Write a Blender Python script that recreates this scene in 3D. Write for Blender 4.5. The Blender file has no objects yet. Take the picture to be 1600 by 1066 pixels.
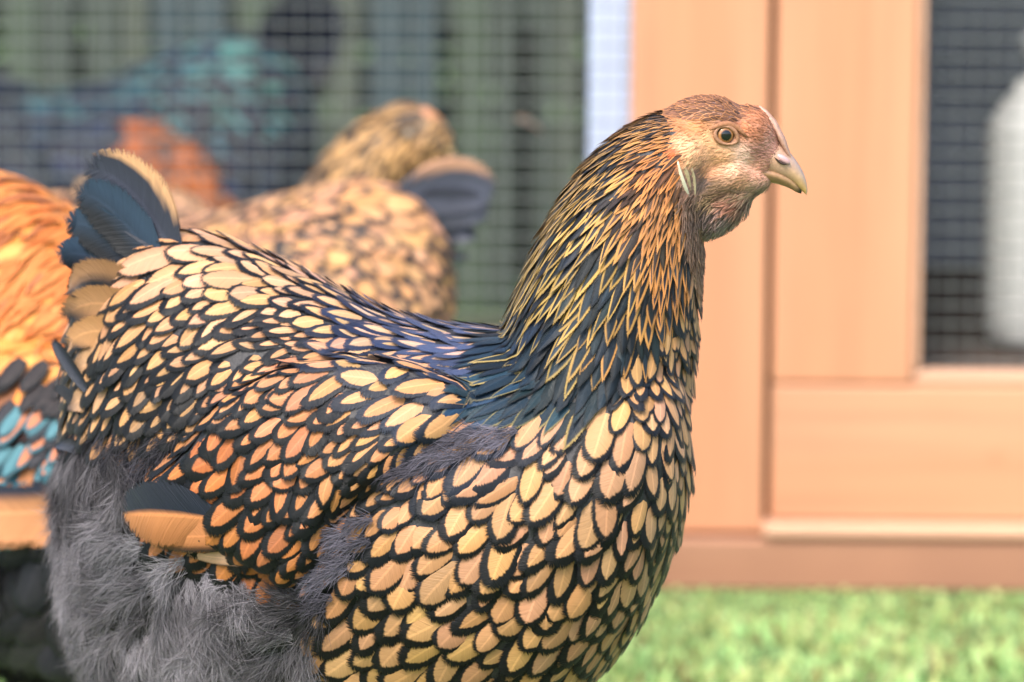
import bpy, math, random
import numpy as np
from mathutils import Vector, Matrix
from mathutils.bvhtree import BVHTree

rng = np.random.default_rng(11)
random.seed(11)
scene = bpy.context.scene
col = scene.collection

# ------------------------------------------------------------------ camera
FPX = 1600 * 145 / 36.0
PITCH, ROLL = math.radians(7.0), math.radians(0.45)
CAM = np.array([0.0, -1.787, 0.496])
_f = np.array([0, math.cos(PITCH), -math.sin(PITCH)])
_u = np.array([0, math.sin(PITCH), math.cos(PITCH)])
_x = np.array([1.0, 0, 0])
_R = _x * math.cos(ROLL) + _u * math.sin(ROLL)
_U = -_x * math.sin(ROLL) + _u * math.cos(ROLL)
cd = bpy.data.cameras.new('camera')
cam = bpy.data.objects.new('camera', cd)
col.objects.link(cam)
scene.camera = cam
cd.lens, cd.sensor_width = 145, 36
cd.clip_start, cd.clip_end = 0.05, 500
m = Matrix.Identity(4)
for i in range(3):
    m[i][0], m[i][1], m[i][2], m[i][3] = _R[i], _U[i], -_f[i], CAM[i]
cam.matrix_world = m
cd.dof.use_dof = True
cd.dof.focus_distance = 1.735
cd.dof.aperture_fstop = 7.5
cd.dof.aperture_blades = 0

# ------------------------------------------------------------------ sky, sun, exposure
world = bpy.data.worlds.new('World')
scene.world = world
world.use_nodes = True
wn = world.node_tree.nodes
sky = wn.new('ShaderNodeTexSky')
sky.sky_type = 'NISHITA'
sky.sun_disc = False
SUN_EL, SUN_AZ = math.radians(52), math.radians(205)   # azimuth clockwise from +Y
sky.sun_elevation = SUN_EL
sky.sun_rotation = SUN_AZ
sky.air_density, sky.dust_density, sky.ozone_density = 1.0, 3.0, 1.0
world.node_tree.links.new(sky.outputs[0], wn['Background'].inputs[0])
wn['Background'].inputs[1].default_value = 0.12
sl = bpy.data.lights.new('sun', 'SUN')
sun = bpy.data.objects.new('sun', sl)
col.objects.link(sun)
sl.energy, sl.angle, sl.color = 1.5, math.radians(22), (1.0, 0.93, 0.84)
sd = Vector((math.sin(SUN_AZ) * math.cos(SUN_EL), math.cos(SUN_AZ) * math.cos(SUN_EL), math.sin(SUN_EL)))
sun.rotation_euler = sd.to_track_quat('Z', 'Y').to_euler()
vs = scene.view_settings
scene.display_settings.display_device = 'sRGB'
vs.view_transform, vs.look, vs.exposure, vs.gamma = 'Standard', 'None', 1.86, 1.0
vs.use_curve_mapping = False
scene.cycles.use_denoising = True
scene.cycles.max_bounces = 8
scene.cycles.transparent_max_bounces = 24

# ------------------------------------------------------------------ pixel helpers (photo pixels, 1600 x 1066)
def at(px, py, Y=0.0):
    d = _f + _R * ((px - 800) / FPX) - _U * ((py - 533) / FPX)
    return CAM + d * ((Y - CAM[1]) / d[1])

def proj(P):
    d = np.asarray(P) - CAM
    z = d @ _f
    return np.stack([800 + FPX * (d @ _R) / z, 533 - FPX * (d @ _U) / z], -1)

S0 = 1.8 / FPX                     # metres per pixel at the hen

def srgb(r, g, b, k=0.60):
    c = np.array([r, g, b]) / 255.0
    c = np.where(c <= 0.04045, c / 12.92, ((c + 0.055) / 1.055) ** 2.4)
    return c * k

# ------------------------------------------------------------------ object helpers
def link(name, me, mat=None, parent=None, smooth=True):
    o = bpy.data.objects.new(name, me)
    col.objects.link(o)
    if mat is not None:
        me.materials.append(mat)
    if smooth and len(me.polygons):
        me.polygons.foreach_set('use_smooth', np.ones(len(me.polygons), dtype=bool))
    if parent is not None:
        o.parent = parent
    return o

def mesh(name, v, f):
    me = bpy.data.meshes.new(name)
    me.from_pydata([tuple(map(float, p)) for p in v], [], [tuple(map(int, q)) for q in f])
    me.update()
    return me

def fast_mesh(name, v, quads, tris=None):
    me = bpy.data.meshes.new(name)
    v = np.asarray(v, dtype=np.float32)
    nq = 0 if quads is None else len(quads)
    nt = 0 if tris is None else len(tris)
    me.vertices.add(len(v))
    me.vertices.foreach_set('co', v.ravel())
    idx, start = [], []
    if nq:
        idx.append(np.asarray(quads).ravel()); start.append(np.arange(nq) * 4)
    if nt:
        idx.append(np.asarray(tris).ravel()); start.append(np.arange(nt) * 3 + nq * 4)
    idx = np.concatenate(idx).astype(np.int32)
    me.loops.add(len(idx))
    me.loops.foreach_set('vertex_index', idx)
    me.polygons.add(nq + nt)
    me.polygons.foreach_set('loop_start', np.concatenate(start).astype(np.int32))
    me.update(calc_edges=True)
    me.validate()
    return me

def set_attr(me, name, kind, data):
    a = me.attributes.new(name, kind, 'POINT')
    data = np.asarray(data, dtype=np.float32)
    if kind == 'FLOAT_COLOR':
        data = np.concatenate([data, np.ones((len(data), 1), np.float32)], 1)
        a.data.foreach_set('color', data.ravel())
    elif kind == 'FLOAT_VECTOR':
        a.data.foreach_set('vector', data.ravel())
    else:
        a.data.foreach_set('value', data.ravel())

def tag(o, label=None, cat=None, group=None, kind=None):
    if label: o['label'] = label
    if cat: o['category'] = cat
    if group: o['group'] = group
    if kind: o['kind'] = kind
    return o

def empty(name, loc, rz=0.0):
    o = bpy.data.objects.new(name, None)
    col.objects.link(o)
    o.location = loc
    o.rotation_euler = (0, 0, rz)
    o.empty_display_size = 0.05
    return o

def box(name, x0, x1, y0, y1, z0, z1, mat, parent=None, bev=0.002, off=(0, 0, 0)):
    import bmesh
    bm = bmesh.new()
    bmesh.ops.create_cube(bm, size=1)
    for v in bm.verts:
        v.co = Vector(((x0 + x1) / 2 + v.co.x * (x1 - x0) - off[0], (y0 + y1) / 2 + v.co.y * (y1 - y0) - off[1], (z0 + z1) / 2 + v.co.z * (z1 - z0) - off[2]))
    if bev:
        bmesh.ops.bevel(bm, geom=list(bm.edges), offset=bev, segments=2, affect='EDGES', profile=0.5)
    me = bpy.data.meshes.new(name)
    bm.to_mesh(me); bm.free()
    return link(name, me, mat, parent, smooth=False)

def loft(rings, cap=True):
    n = len(rings[0])
    v = np.concatenate(rings)
    f = []
    for i in range(len(rings) - 1):
        for j in range(n):
            k = (j + 1) % n
            f.append((i * n + j, i * n + k, (i + 1) * n + k, (i + 1) * n + j))
    if cap:
        f.append(tuple(range(n))[::-1])
        f.append(tuple(range((len(rings) - 1) * n, len(rings) * n)))
    return v, f

def interp_rows(rows, n):
    rows = np.array(rows, float)
    d = np.concatenate([[0], np.cumsum(np.linalg.norm(np.diff(rows[:, :2], axis=0), axis=1))])
    t = np.linspace(0, d[-1], n)
    # smooth (Catmull-like) interpolation through linear then gaussian smoothing
    return np.stack([np.interp(t, d, rows[:, c]) for c in range(rows.shape[1])], 1)

# ------------------------------------------------------------------ node helper
class N:
    def __init__(self, name):
        self.mat = bpy.data.materials.new(name)
        self.mat.use_nodes = True
        self.nt = self.mat.node_tree
        self.bsdf = self.nt.nodes['Principled BSDF']
        self.out = self.nt.nodes['Material Output']
    def new(self, t, **kw):
        n = self.nt.nodes.new(t)
        for k, v in kw.items():
            setattr(n, k, v)
        return n
    def link(self, a, b):
        self.nt.links.new(a, b)
    def put(self, sock, v):
        if isinstance(v, bpy.types.NodeSocket):
            self.link(v, sock)
        elif v is not None:
            if sock.type == 'RGBA' and len(v) == 3:
                v = (*v, 1)
            sock.default_value = v
    def math(self, op, a, b=None, c=None, clamp=False):
        n = self.new('ShaderNodeMath', operation=op)
        n.use_clamp = clamp
        self.put(n.inputs[0], a)
        if b is not None: self.put(n.inputs[1], b)
        if c is not None: self.put(n.inputs[2], c)
        return n.outputs[0]
    def mix(self, fac, a, b, blend='MIX'):
        n = self.new('ShaderNodeMix', data_type='RGBA', blend_type=blend)
        self.put(n.inputs[0], fac); self.put(n.inputs[6], a); self.put(n.inputs[7], b)
        return n.outputs[2]
    def attr(self, name):
        return self.new('ShaderNodeAttribute', attribute_name=name)
    def noise(self, vec, scale, detail=2.0, rough=0.5):
        n = self.new('ShaderNodeTexNoise')
        if vec is not None: self.link(vec, n.inputs['Vector'])
        n.inputs['Scale'].default_value = scale
        n.inputs['Detail'].default_value = detail
        n.inputs['Roughness'].default_value = rough
        return n.outputs['Fac']
    def ramp(self, fac, stops):
        n = self.new('ShaderNodeValToRGB')
        self.link(fac, n.inputs[0])
        e = n.color_ramp.elements
        while len(e) < len(stops): e.new(0.5)
        for q, (p, c) in zip(e, stops):
            q.position = p; q.color = (*c, 1) if len(c) == 3 else c
        return n.outputs[0]
    def map(self, v, a, b, c=0.0, d=1.0, smooth=True):
        n = self.new('ShaderNodeMapRange')
        n.interpolation_type = 'SMOOTHSTEP' if smooth else 'LINEAR'
        self.put(n.inputs[0], v)
        for i, q in enumerate((a, b, c, d)): self.put(n.inputs[i + 1], q)
        return n.outputs[0]
    def xyz(self, x, y, z=0.0):
        n = self.new('ShaderNodeCombineXYZ')
        for i, q in enumerate((x, y, z)): self.put(n.inputs[i], q)
        return n.outputs[0]
    def bump(self, h, strength, dist):
        n = self.new('ShaderNodeBump')
        n.inputs['Strength'].default_value = strength
        n.inputs['Distance'].default_value = dist
        self.link(h, n.inputs['Height'])
        self.link(n.outputs[0], self.bsdf.inputs['Normal'])

# ------------------------------------------------------------------ materials
def feather_material():
    """c1 inside, c2 rim; fp = (x across in half widths, y along 0..1, seed); fq = (rim width, pointed, length/half width)"""
    n = N('feather')
    fp = n.new('ShaderNodeSeparateXYZ'); n.link(n.attr('fp').outputs['Vector'], fp.inputs[0])
    fq = n.new('ShaderNodeSeparateXYZ'); n.link(n.attr('fq').outputs['Vector'], fq.inputs[0])
    x, y, seed = fp.outputs
    lw, pt, lr = fq.outputs
    ax = n.math('ABSOLUTE', x)
    q = n.math('MAXIMUM', n.math('DIVIDE', n.math('SUBTRACT', y, 0.42), 0.58), 0.0)
    rr = n.math('SUBTRACT', 1.0, n.math('POWER', n.math('ADD', n.math('POWER', ax, 2.5), n.math('POWER', q, 2.5)), 0.4))
    q2 = n.math('MAXIMUM', n.math('DIVIDE', n.math('SUBTRACT', y, 0.2), 0.8), 0.0)
    rp = n.math('SUBTRACT', n.math('SUBTRACT', 1.0, ax), n.math('POWER', q2, 1.7))
    t = n.math('ADD', n.math('MULTIPLY', rr, n.math('SUBTRACT', 1.0, pt)), n.math('MULTIPLY', rp, pt))
    b = n.math('SUBTRACT', n.math('MULTIPLY', y, lr), n.math('MULTIPLY', ax, 0.85))
    sgn = n.math('MULTIPLY', n.math('SIGN', x), 7.3)
    bv = n.xyz(n.math('MULTIPLY', b, 9.0), n.math('ADD', n.math('MULTIPLY', ax, 0.7), sgn), n.math('MULTIPLY', seed, 91.0))
    barb = n.noise(bv, 1.0, 3.0, 0.65)
    fine = n.noise(n.xyz(n.math('MULTIPLY', b, 26.0), n.math('ADD', n.math('MULTIPLY', ax, 0.6), sgn), n.math('MULTIPLY', seed, 53.0)), 1.0, 1.0)
    # rim edge is ragged along the barbs, and reaches less far at the shaft
    shaftdip = n.math('MULTIPLY', n.math('EXPONENT', n.math('MULTIPLY', n.math('MULTIPLY', x, x), -16.0)), 0.28)
    lwe = n.math('MULTIPLY', n.math('MULTIPLY', lw, n.math('ADD', 1.0, n.math('MULTIPLY', q, 0.25))), n.math('SUBTRACT', 1.0, shaftdip))
    tt = n.math('ADD', t, n.math('MULTIPLY', n.math('SUBTRACT', barb, 0.5), 0.22))
    soft = n.math('ADD', 0.05, n.math('MULTIPLY', pt, 0.10))
    mask = n.map(n.math('DIVIDE', n.math('SUBTRACT', tt, lwe), soft), -1.0, 1.0)
    c1 = n.attr('c1').outputs['Color']; c2 = n.attr('c2').outputs['Color']
    shaft = n.math('MULTIPLY', n.map(ax, 0.03, 0.085, 1.0, 0.0), n.map(y, 0.9, 0.75))
    c1s = n.mix(n.math('MULTIPLY', shaft, 0.55), c1, n.mix(1.0, c1, (1.55, 1.5, 1.5), 'MULTIPLY'))
    # buff deepens from the shaft out
    c1s = n.mix(n.math('MULTIPLY', n.map(ax, 0.1, 0.8), 0.35), c1s, n.mix(1.0, c1s, (0.82, 0.72, 0.6), 'MULTIPLY'))
    cc = n.mix(mask, c2, c1s)
    var = n.math('ADD', 0.66, n.math('MULTIPLY', n.math('ADD', barb, n.math('MULTIPLY', fine, 0.6)), 0.43))
    cc = n.mix(1.0, cc, n.xyz(var, var, var), 'MULTIPLY')
    n.link(cc, n.bsdf.inputs['Base Color'])
    n.bsdf.inputs['Roughness'].default_value = 0.42
    n.bsdf.inputs['Specular IOR Level'].default_value = 0.2
    n.put(n.bsdf.inputs['Sheen Weight'], 0.05)
    # frayed vane edge
    al = n.map(n.math('SUBTRACT', t, n.math('MULTIPLY', n.math('SUBTRACT', fine, 0.28), 0.46)), -0.02, 0.05)
    al = n.math('MAXIMUM', al, n.map(y, 0.35, 0.25))
    n.link(al, n.bsdf.inputs['Alpha'])
    n.bump(n.math('ADD', barb, fine), 0.28, 0.0012)
    return n.mat

def down_material():
    n = N('down')
    c = n.attr('c1').outputs['Color']
    n.link(c, n.bsdf.inputs['Base Color'])
    n.bsdf.inputs['Roughness'].default_value = 0.75
    n.bsdf.inputs['Specular IOR Level'].default_value = 0.2
    tr = n.new('ShaderNodeBsdfTranslucent'); n.link(c, tr.inputs[0])
    mx = n.new('ShaderNodeMixShader'); mx.inputs[0].default_value = 0.35
    n.link(n.bsdf.outputs[0], mx.inputs[1]); n.link(tr.outputs[0], mx.inputs[2])
    n.link(mx.outputs[0], n.out.inputs[0])
    return n.mat

def skin_material():
    n = N('skin')
    c = n.attr('c1').outputs['Color']
    tc = n.new('ShaderNodeTexCoord')
    no = n.noise(tc.outputs['Object'], 700.0, 3.0)
    n.link(n.mix(1.0, c, n.ramp(no, [(0.3, (0.7, 0.7, 0.7)), (0.7, (1.1, 1.1, 1.1))]), 'MULTIPLY'), n.bsdf.inputs['Base Color'])
    n.bsdf.inputs['Roughness'].default_value = 0.6
    n.bump(no, 0.5, 0.001)
    return n.mat

def plain(name, c, rough=0.5, nscale=0, namp=0.25, bump=0.0, spec=0.5, coat=0.0, metal=0.0, dist=0.001):
    n = N(name)
    if nscale:
        tc = n.new('ShaderNodeTexCoord')
        no = n.noise(tc.outputs['Object'], nscale, 4.0, 0.6)
        n.link(n.mix(1.0, tuple(c), n.ramp(no, [(0.25, (1 - namp,) * 3), (0.75, (1 + namp,) * 3)]), 'MULTIPLY'), n.bsdf.inputs['Base Color'])
        if bump: n.bump(no, bump, dist)
    else:
        n.bsdf.inputs['Base Color'].default_value = (*c, 1)
    n.bsdf.inputs['Roughness'].default_value = rough
    n.bsdf.inputs['Specular IOR Level'].default_value = spec
    n.bsdf.inputs['Coat Weight'].default_value = coat
    n.bsdf.inputs['Metallic'].default_value = metal
    return n.mat

def wood_material(name, c, axis='z', rough=0.6, knots=True, wear=0.25):
    n = N(name)
    tc = n.new('ShaderNodeTexCoord')
    mp = n.new('ShaderNodeMapping')
    n.link(tc.outputs['Object'], mp.inputs[0])
    mp.inputs['Scale'].default_value = (1, 1, 0.05) if axis == 'z' else (0.05, 1, 1)
    g = n.noise(mp.outputs[0], 55.0, 5.0, 0.65)
    g2 = n.noise(mp.outputs[0], 9.0, 2.0, 0.5)
    pat = n.noise(tc.outputs['Object'], 6.0, 3.0, 0.6)
    c = np.array(c)
    base = n.ramp(g, [(0.25, tuple(c * 0.80)), (0.5, tuple(c)), (0.78, tuple(np.minimum(c * 1.13, 1)))])
    base = n.mix(n.map(g2, 0.45, 0.7, 0.0, 0.5), base, tuple(c * np.array([0.95, 0.8, 0.7])))
    base = n.mix(n.map(pat, 0.45, 0.75, 0.0, wear), base, tuple(c * np.array([0.8, 0.74, 0.72])))
    if knots:
        vo = n.new('ShaderNodeTexVoronoi')
        mp2 = n.new('ShaderNodeMapping'); n.link(tc.outputs['Object'], mp2.inputs[0])
        mp2.inputs['Scale'].default_value = (9, 1, 6.5) if axis == 'z' else (6.5, 1, 9)
        n.link(mp2.outputs[0], vo.inputs[0]); vo.inputs['Scale'].default_value = 1.0
        base = n.mix(n.map(vo.outputs['Distance'], 0.03, 0.11, 0.55, 0.0), base, tuple(c * np.array([0.6, 0.36, 0.26])))
    n.link(base, n.bsdf.inputs['Base Color'])
    n.bsdf.inputs['Roughness'].default_value = rough
    n.bsdf.inputs['Specular IOR Level'].default_value = 0.3
    n.bump(g, 0.25, 0.002)
    return n.mat

M = dict(feather=feather_material(), down=down_material(), skin=skin_material())
M['cedar_v'] = wood_material('cedar_upright', (0.47, 0.232, 0.130), 'z')
M['cedar_h'] = wood_material('cedar_level', (0.48, 0.240, 0.138), 'x')
M['base_wood'] = wood_material('weathered_base_board', (0.31, 0.165, 0.105), 'x', 0.75, True, 0.5)
M['sill_wood'] = wood_material('pale_sill', (0.54, 0.33, 0.22), 'x', 0.6, False)
M['dark_wood'] = wood_material('dark_interior_wood', (0.07, 0.05, 0.04), 'x', 0.8, False)
M['wire'] = plain('galvanised_wire', (0.13, 0.145, 0.14), 0.6, spec=0.3, metal=0.0)
M['white_paint'] = plain('white_painted_post', (0.44, 0.52, 0.70), 0.5, 30, 0.06)
M['soil'] = plain('run_soil', (0.035, 0.03, 0.025), 0.95, 40, 0.5, 0.6, dist=0.01)

# ------------------------------------------------------------------ scattered-field interpolation
def idw(pts, vals, q, p=3.0):
    pts = np.asarray(pts, float); vals = np.asarray(vals, float)
    d2 = ((q[:, None, :] - pts[None]) ** 2).sum(-1) + 30.0
    w = d2 ** (-p / 2)
    w /= w.sum(1, keepdims=True)
    return w @ vals

def in_poly(P, poly):
    poly = np.asarray(poly, float)
    x, y = P[:, 0], P[:, 1]
    c = np.zeros(len(P), bool)
    j = len(poly) - 1
    for i in range(len(poly)):
        xi, yi = poly[i]; xj, yj = poly[j]
        hit = ((yi > y) != (yj > y)) & (x < (xj - xi) * (y - yi) / (yj - yi + 1e-9) + xi)
        c ^= hit
        j = i
    return c

def poly_dist(P, poly):
    poly = np.asarray(poly, float)
    best = np.full(len(P), 1e9)
    for i in range(len(poly)):
        a, b = poly[i], poly[(i + 1) % len(poly)]
        ab = b - a
        t = np.clip(((P - a) @ ab) / (ab @ ab), 0, 1)
        best = np.minimum(best, np.linalg.norm(P - (a + t[:, None] * ab), axis=1))
    return best

# ------------------------------------------------------------------ the bird's form, in photo pixels of the hen in front
TORSO = [  # x, top, bottom, half width (m), centre depth (m)
    (103, 545, 840, .012, .048), (112, 500, 930, .024, .047), (135, 452, 1030, .038, .045), (175, 405, 1100, .050, .041),
    (230, 366, 1140, .060, .036), (300, 360, 1165, .069, .031), (400, 390, 1180, .077, .024),
    (500, 432, 1190, .081, .016), (600, 486, 1192, .083, .008), (700, 508, 1188, .083, .001),
    (800, 512, 1165, .081, -.006), (880, 512, 1112, .076, -.012), (950, 515, 1040, .068, -.017),
    (1000, 522, 965, .058, -.021), (1040, 540, 890, .045, -.025), (1062, 565, 835, .032, -.028), (1074, 620, 770, .014, -.029)]
NECK = [  # centre x, y, half breadth in plane (px), half depth (m), centre depth
    (915, 690, 140, .062, -.014), (922, 620, 155, .058, -.016), (935, 550, 152, .051, -.018), (950, 480, 143, .045, -.021),
    (966, 410, 131, .040, -.024), (988, 340, 116, .035, -.027), (1018, 275, 99, .029, -.029), (1050, 232, 78, .023, -.030), (1085, 215, 60, .018, -.030)]
HEAD = [  # centre x, y, radius x, y, half depth, rotation (deg, clockwise in the picture)
    (1106, 213, 80, 63, .0165, 4), (1168, 217, 47, 53, .0125, 25), (1120, 283, 70, 40, .0130, -12), (1168, 285, 40, 22, .0085, -10),
    (1085, 320, 42, 60, .014, 20), (1190, 240, 30, 36, .0090, 20), (1128, 328, 58, 27, .0115, -38)]
WING = [(735, 600), (650, 566), (540, 552), (430, 572), (345, 618), (290, 690), (215, 765), (212, 812), (250, 848), (340, 870), (455, 925), (505, 890), (530, 810), (620, 745), (705, 690), (745, 640)]

POLY = dict(
    face=[(1022, 120), (1056, 205), (1046, 235), (1062, 300), (1064, 340), (1078, 430), (1100, 470), (1140, 460), (1320, 300), (1230, 110)],
    hackle=[(1022, 120), (1056, 205), (1046, 235), (1062, 300), (1064, 340), (1078, 430), (1062, 500), (1000, 555), (960, 610), (905, 655), (860, 650), (770, 655), (712, 640), (724, 600), (765, 545), (775, 480), (800, 380), (850, 240), (940, 150)],
    wing=WING,
    fluff=[(0, 760), (130, 690), (215, 720), (230, 845), (340, 885), (455, 940), (505, 900), (520, 930), (492, 985), (478, 1100), (600, 1110), (900, 1120), (1000, 1300), (0, 1300)],
    rear=[(60, 560), (150, 545), (230, 590), (320, 610), (335, 625), (285, 690), (215, 730), (130, 720), (60, 780)],
    back=[(60, 560), (150, 545), (230, 590), (320, 610), (345, 618), (430, 572), (540, 552), (650, 566), (735, 600), (765, 545), (775, 480), (700, 300), (200, 200), (40, 300)])
FLUFF_PATCH = [[(660, 705), (740, 672), (815, 676), (780, 708), (690, 728), (630, 745)],
               [(500, 905), (530, 820), (585, 805), (600, 825), (550, 880), (515, 950)]]

FLOW = np.array([
    (1080, 600, 0, 1), (1078, 760, -.12, 1), (1000, 700, -.2, .98), (950, 750, -.38, .92), (850, 720, -.5, .87), (800, 800, -.5, .87), (700, 800, -.62, .78),
    (650, 900, -.62, .78), (550, 1000, -.72, .68), (1000, 900, -.3, .95), (900, 950, -.45, .9), (700, 1050, -.65, .75), (1020, 560, -.1, 1),
    (690, 620, -.93, .36), (600, 610, -.85, .5), (500, 600, -.86, .5), (450, 700, -.6, .8), (350, 700, -.62, .78), (400, 850, -.58, .81), (600, 690, -.75, .66), (520, 780, -.55, .84), (280, 780, -.85, .5), (430, 590, -.9, .42),
    (700, 510, -1, .04), (600, 500, -.98, .18), (500, 460, -.96, .25), (400, 410, -.97, .2), (280, 380, -.97, .15), (220, 400, -.93, .35), (200, 480, -.8, .6), (170, 560, -.62, .78), (300, 500, -.9, .42), (420, 520, -.92, .38), (560, 545, -.95, .3),
    (1000, 190, -.82, .57), (940, 240, -.68, .73), (900, 300, -.6, .8), (850, 400, -.5, .87), (950, 400, -.42, .9), (1040, 300, -.42, .9), (1050, 400, -.2, .98), (850, 520, -.5, .86), (790, 550, -.72, .7), (730, 620, -.86, .5), (900, 600, -.3, .95), (1000, 520, -.15, 1), (1090, 500, 0, 1),
    (1100, 150, -1, .02), (1040, 165, -.92, .38), (1180, 175, -.97, -.1), (1130, 260, -1, .15), (1180, 235, -.75, -.2), (1090, 290, -.9, .4), (1150, 310, -.95, .25), (1110, 350, -.6, .8), (1100, 420, -.2, 1), (1070, 240, -.8, .6),
    (180, 680, -.6, .8), (130, 800, -.55, .83), (200, 900, -.55, .83), (350, 950, -.5, .86), (450, 1020, -.45, .9), (250, 1050, -.4, .9), (120, 950, -.6, .8)])
SIZE = np.array([  # x, y, half width px, length px
    (1032, 165, 3.4, 28), (1000, 190, 4.5, 44), (940, 250, 6, 60), (900, 320, 7.5, 78), (1040, 300, 5, 56), (850, 430, 10, 98), (950, 440, 11, 100), (1050, 420, 7, 74), (800, 560, 14, 108), (900, 600, 15, 104), (740, 620, 14, 105), (990, 520, 12, 84),
    (1060, 540, 11, 56), (1000, 600, 14, 66), (1065, 700, 19, 92), (950, 720, 26, 104), (800, 760, 25, 98), (800, 850, 25, 92), (650, 900, 27, 98), (1000, 900, 22, 88), (1050, 850, 18, 80), (600, 1020, 30, 104), (850, 1000, 26, 94),
    (670, 620, 24, 104), (560, 610, 23, 100), (450, 700, 21, 78), (550, 680, 16, 66), (400, 850, 25, 92), (310, 720, 27, 96), (480, 820, 19, 72), (600, 720, 17, 70),
    (660, 510, 12, 92), (560, 500, 16, 84), (480, 460, 18, 84), (380, 420, 24, 100), (260, 395, 33, 120), (300, 500, 20, 82), (200, 500, 23, 92), (440, 540, 14, 66), (170, 620, 20, 74), (300, 640, 18, 66)])
# inner colour, rim colour, rim width
PAINT = [
    (950, 750, (232, 186, 124), (27, 29, 34), .30), (800, 850, (228, 180, 118), (26, 28, 33), .31), (1050, 650, (236, 190, 130), (38, 43, 58), .30), (600, 1000, (218, 176, 112), (22, 23, 26), .31),
    (1000, 920, (226, 180, 118), (24, 25, 28), .36), (1030, 560, (226, 178, 116), (48, 55, 70), .34), (1050, 900, (200, 160, 110), (26, 26, 28), .5),
    (650, 620, (240, 186, 124), (58, 72, 96), .28), (480, 690, (222, 150, 88), (20, 25, 30), .36), (340, 730, (206, 126, 66), (15, 22, 24), .34), (400, 850, (206, 136, 72), (15, 20, 23), .36), (560, 700, (220, 164, 100), (22, 26, 32), .42), (440, 590, (232, 168, 108), (32, 42, 52), .30),
    (700, 510, (214, 186, 150), (128, 146, 200), .50), (600, 500, (236, 200, 152), (86, 102, 150), .36), (480, 450, (244, 200, 144), (46, 50, 66), .26), (350, 410, (244, 198, 142), (44, 46, 58), .22), (250, 390, (240, 192, 134), (38, 38, 46), .14), (300, 500, (230, 182, 120), (34, 34, 40), .32), (420, 530, (228, 182, 122), (34, 38, 50), .40), (200, 500, (226, 172, 112), (26, 26, 30), .34), (170, 590, (210, 170, 110), (22, 22, 25), .52), (260, 640, (190, 150, 96), (18, 18, 20), .6)]  # upper back near the neck: sky sheen is put into the bluish rim colours
HPAINT = [  # hackle: inner (dark) colour, rim (gold) colour, rim width
    (1035, 165, (80, 72, 74), (206, 148, 96), .75), (1000, 185, (58, 60, 72), (218, 164, 100), .66), (940, 250, (42, 48, 58), (216, 170, 98), .5), (880, 320, (36, 44, 52), (212, 172, 98), .46), (1040, 260, (120, 76, 44), (222, 144, 78), .55), (1045, 340, (110, 80, 56), (228, 156, 92), .6),
    (850, 430, (32, 42, 52), (198, 166, 92), .38), (950, 440, (32, 48, 58), (204, 166, 90), .36), (1050, 430, (56, 62, 74), (222, 152, 84), .48), (800, 540, (34, 56, 74), (186, 164, 104), .26), (880, 580, (24, 48, 60), (176, 150, 88), .24), (740, 620, (46, 80, 106), (120, 120, 106), .24), (980, 530, (36, 50, 60), (214, 156, 86), .30), (830, 620, (30, 64, 82), (150, 140, 90), .22)]
FACE = [(1100, 150, 112, 98, 106), (1150, 152, 106, 92, 98), (1060, 165, 140, 104, 86), (1180, 185, 184, 130, 98), (1190, 212, 176, 126, 98), (1168, 200, 200, 138, 98), (1150, 175, 128, 100, 94), (1055, 195, 198, 142, 98), (1088, 198, 206, 146, 98), (1105, 222, 236, 192, 148), (1133, 245, 246, 200, 156), (1165, 245, 240, 216, 200), (1188, 240, 176, 136, 126), (1205, 222, 216, 172, 160), (1072, 228, 246, 208, 166), (1080, 250, 240, 200, 158), (1056, 245, 184, 100, 50), (1110, 268, 228, 176, 138), (1150, 268, 242, 202, 172), (1185, 262, 240, 190, 170), (1100, 285, 122, 108, 106), (1085, 272, 160, 130, 120), (1120, 295, 146, 126, 104), (1160, 285, 204, 164, 132), (1110, 312, 136, 120, 92), (1150, 300, 136, 120, 96), (1172, 300, 170, 150, 126), (1140, 325, 176, 132, 112), (1108, 335, 104, 94, 94), (1140, 342, 164, 156, 158), (1185, 312, 172, 166, 164), (1098, 370, 140, 116, 100), (1122, 368, 168, 164, 170), (1092, 400, 150, 124, 102), (1112, 412, 152, 150, 154), (1085, 440, 170, 140, 110), (1105, 450, 158, 140, 124)]

ROWS = np.array([0.0, .22, .45, .66, .82, .93, 1.0])
COLS = np.array([-1, -.5, 0, .5, 1.0])
FQ = np.array([(r * 5 + c, r * 5 + c + 1, (r + 1) * 5 + c + 1, (r + 1) * 5 + c) for r in range(6) for c in range(4)])

def outline(pt):
    q = np.maximum((ROWS - .42) / .58, 0)
    w = np.maximum(1 - q ** 2.5, 0) ** .4; w[-1] = .22
    w[0], w[1] = .45, .8
    q2 = np.maximum((ROWS - .2) / .8, 0)
    wp = 1 - q2 ** 1.7; wp[-1] = .05; wp[0] = .6
    return w * (1 - pt) + wp * pt

class Feathers:
    """collects feather blades and writes them as objects of their own or as one joined mesh"""
    def __init__(self):
        self.items = []
    def add(self, V, fp, fq, c1, c2, key, score, faces=FQ):
        self.items.append((V, fp, fq, c1, c2, key, score, faces))
    @staticmethod
    def build(name, items, parent, origin, mat=None):
        V = np.concatenate([i[0] for i in items]) - origin
        off, F = 0, []
        for i in items:
            F.append(i[7] + off); off += len(i[0])
        me = fast_mesh(name, V, np.concatenate(F))
        for k, nm, kind in ((1, 'fp', 'FLOAT_VECTOR'), (2, 'fq', 'FLOAT_VECTOR'), (3, 'c1', 'FLOAT_COLOR'), (4, 'c2', 'FLOAT_COLOR')):
            set_attr(me, nm, kind, np.concatenate([i[k] for i in items]))
        return link(name, me, mat or M['feather'], parent)

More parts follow.
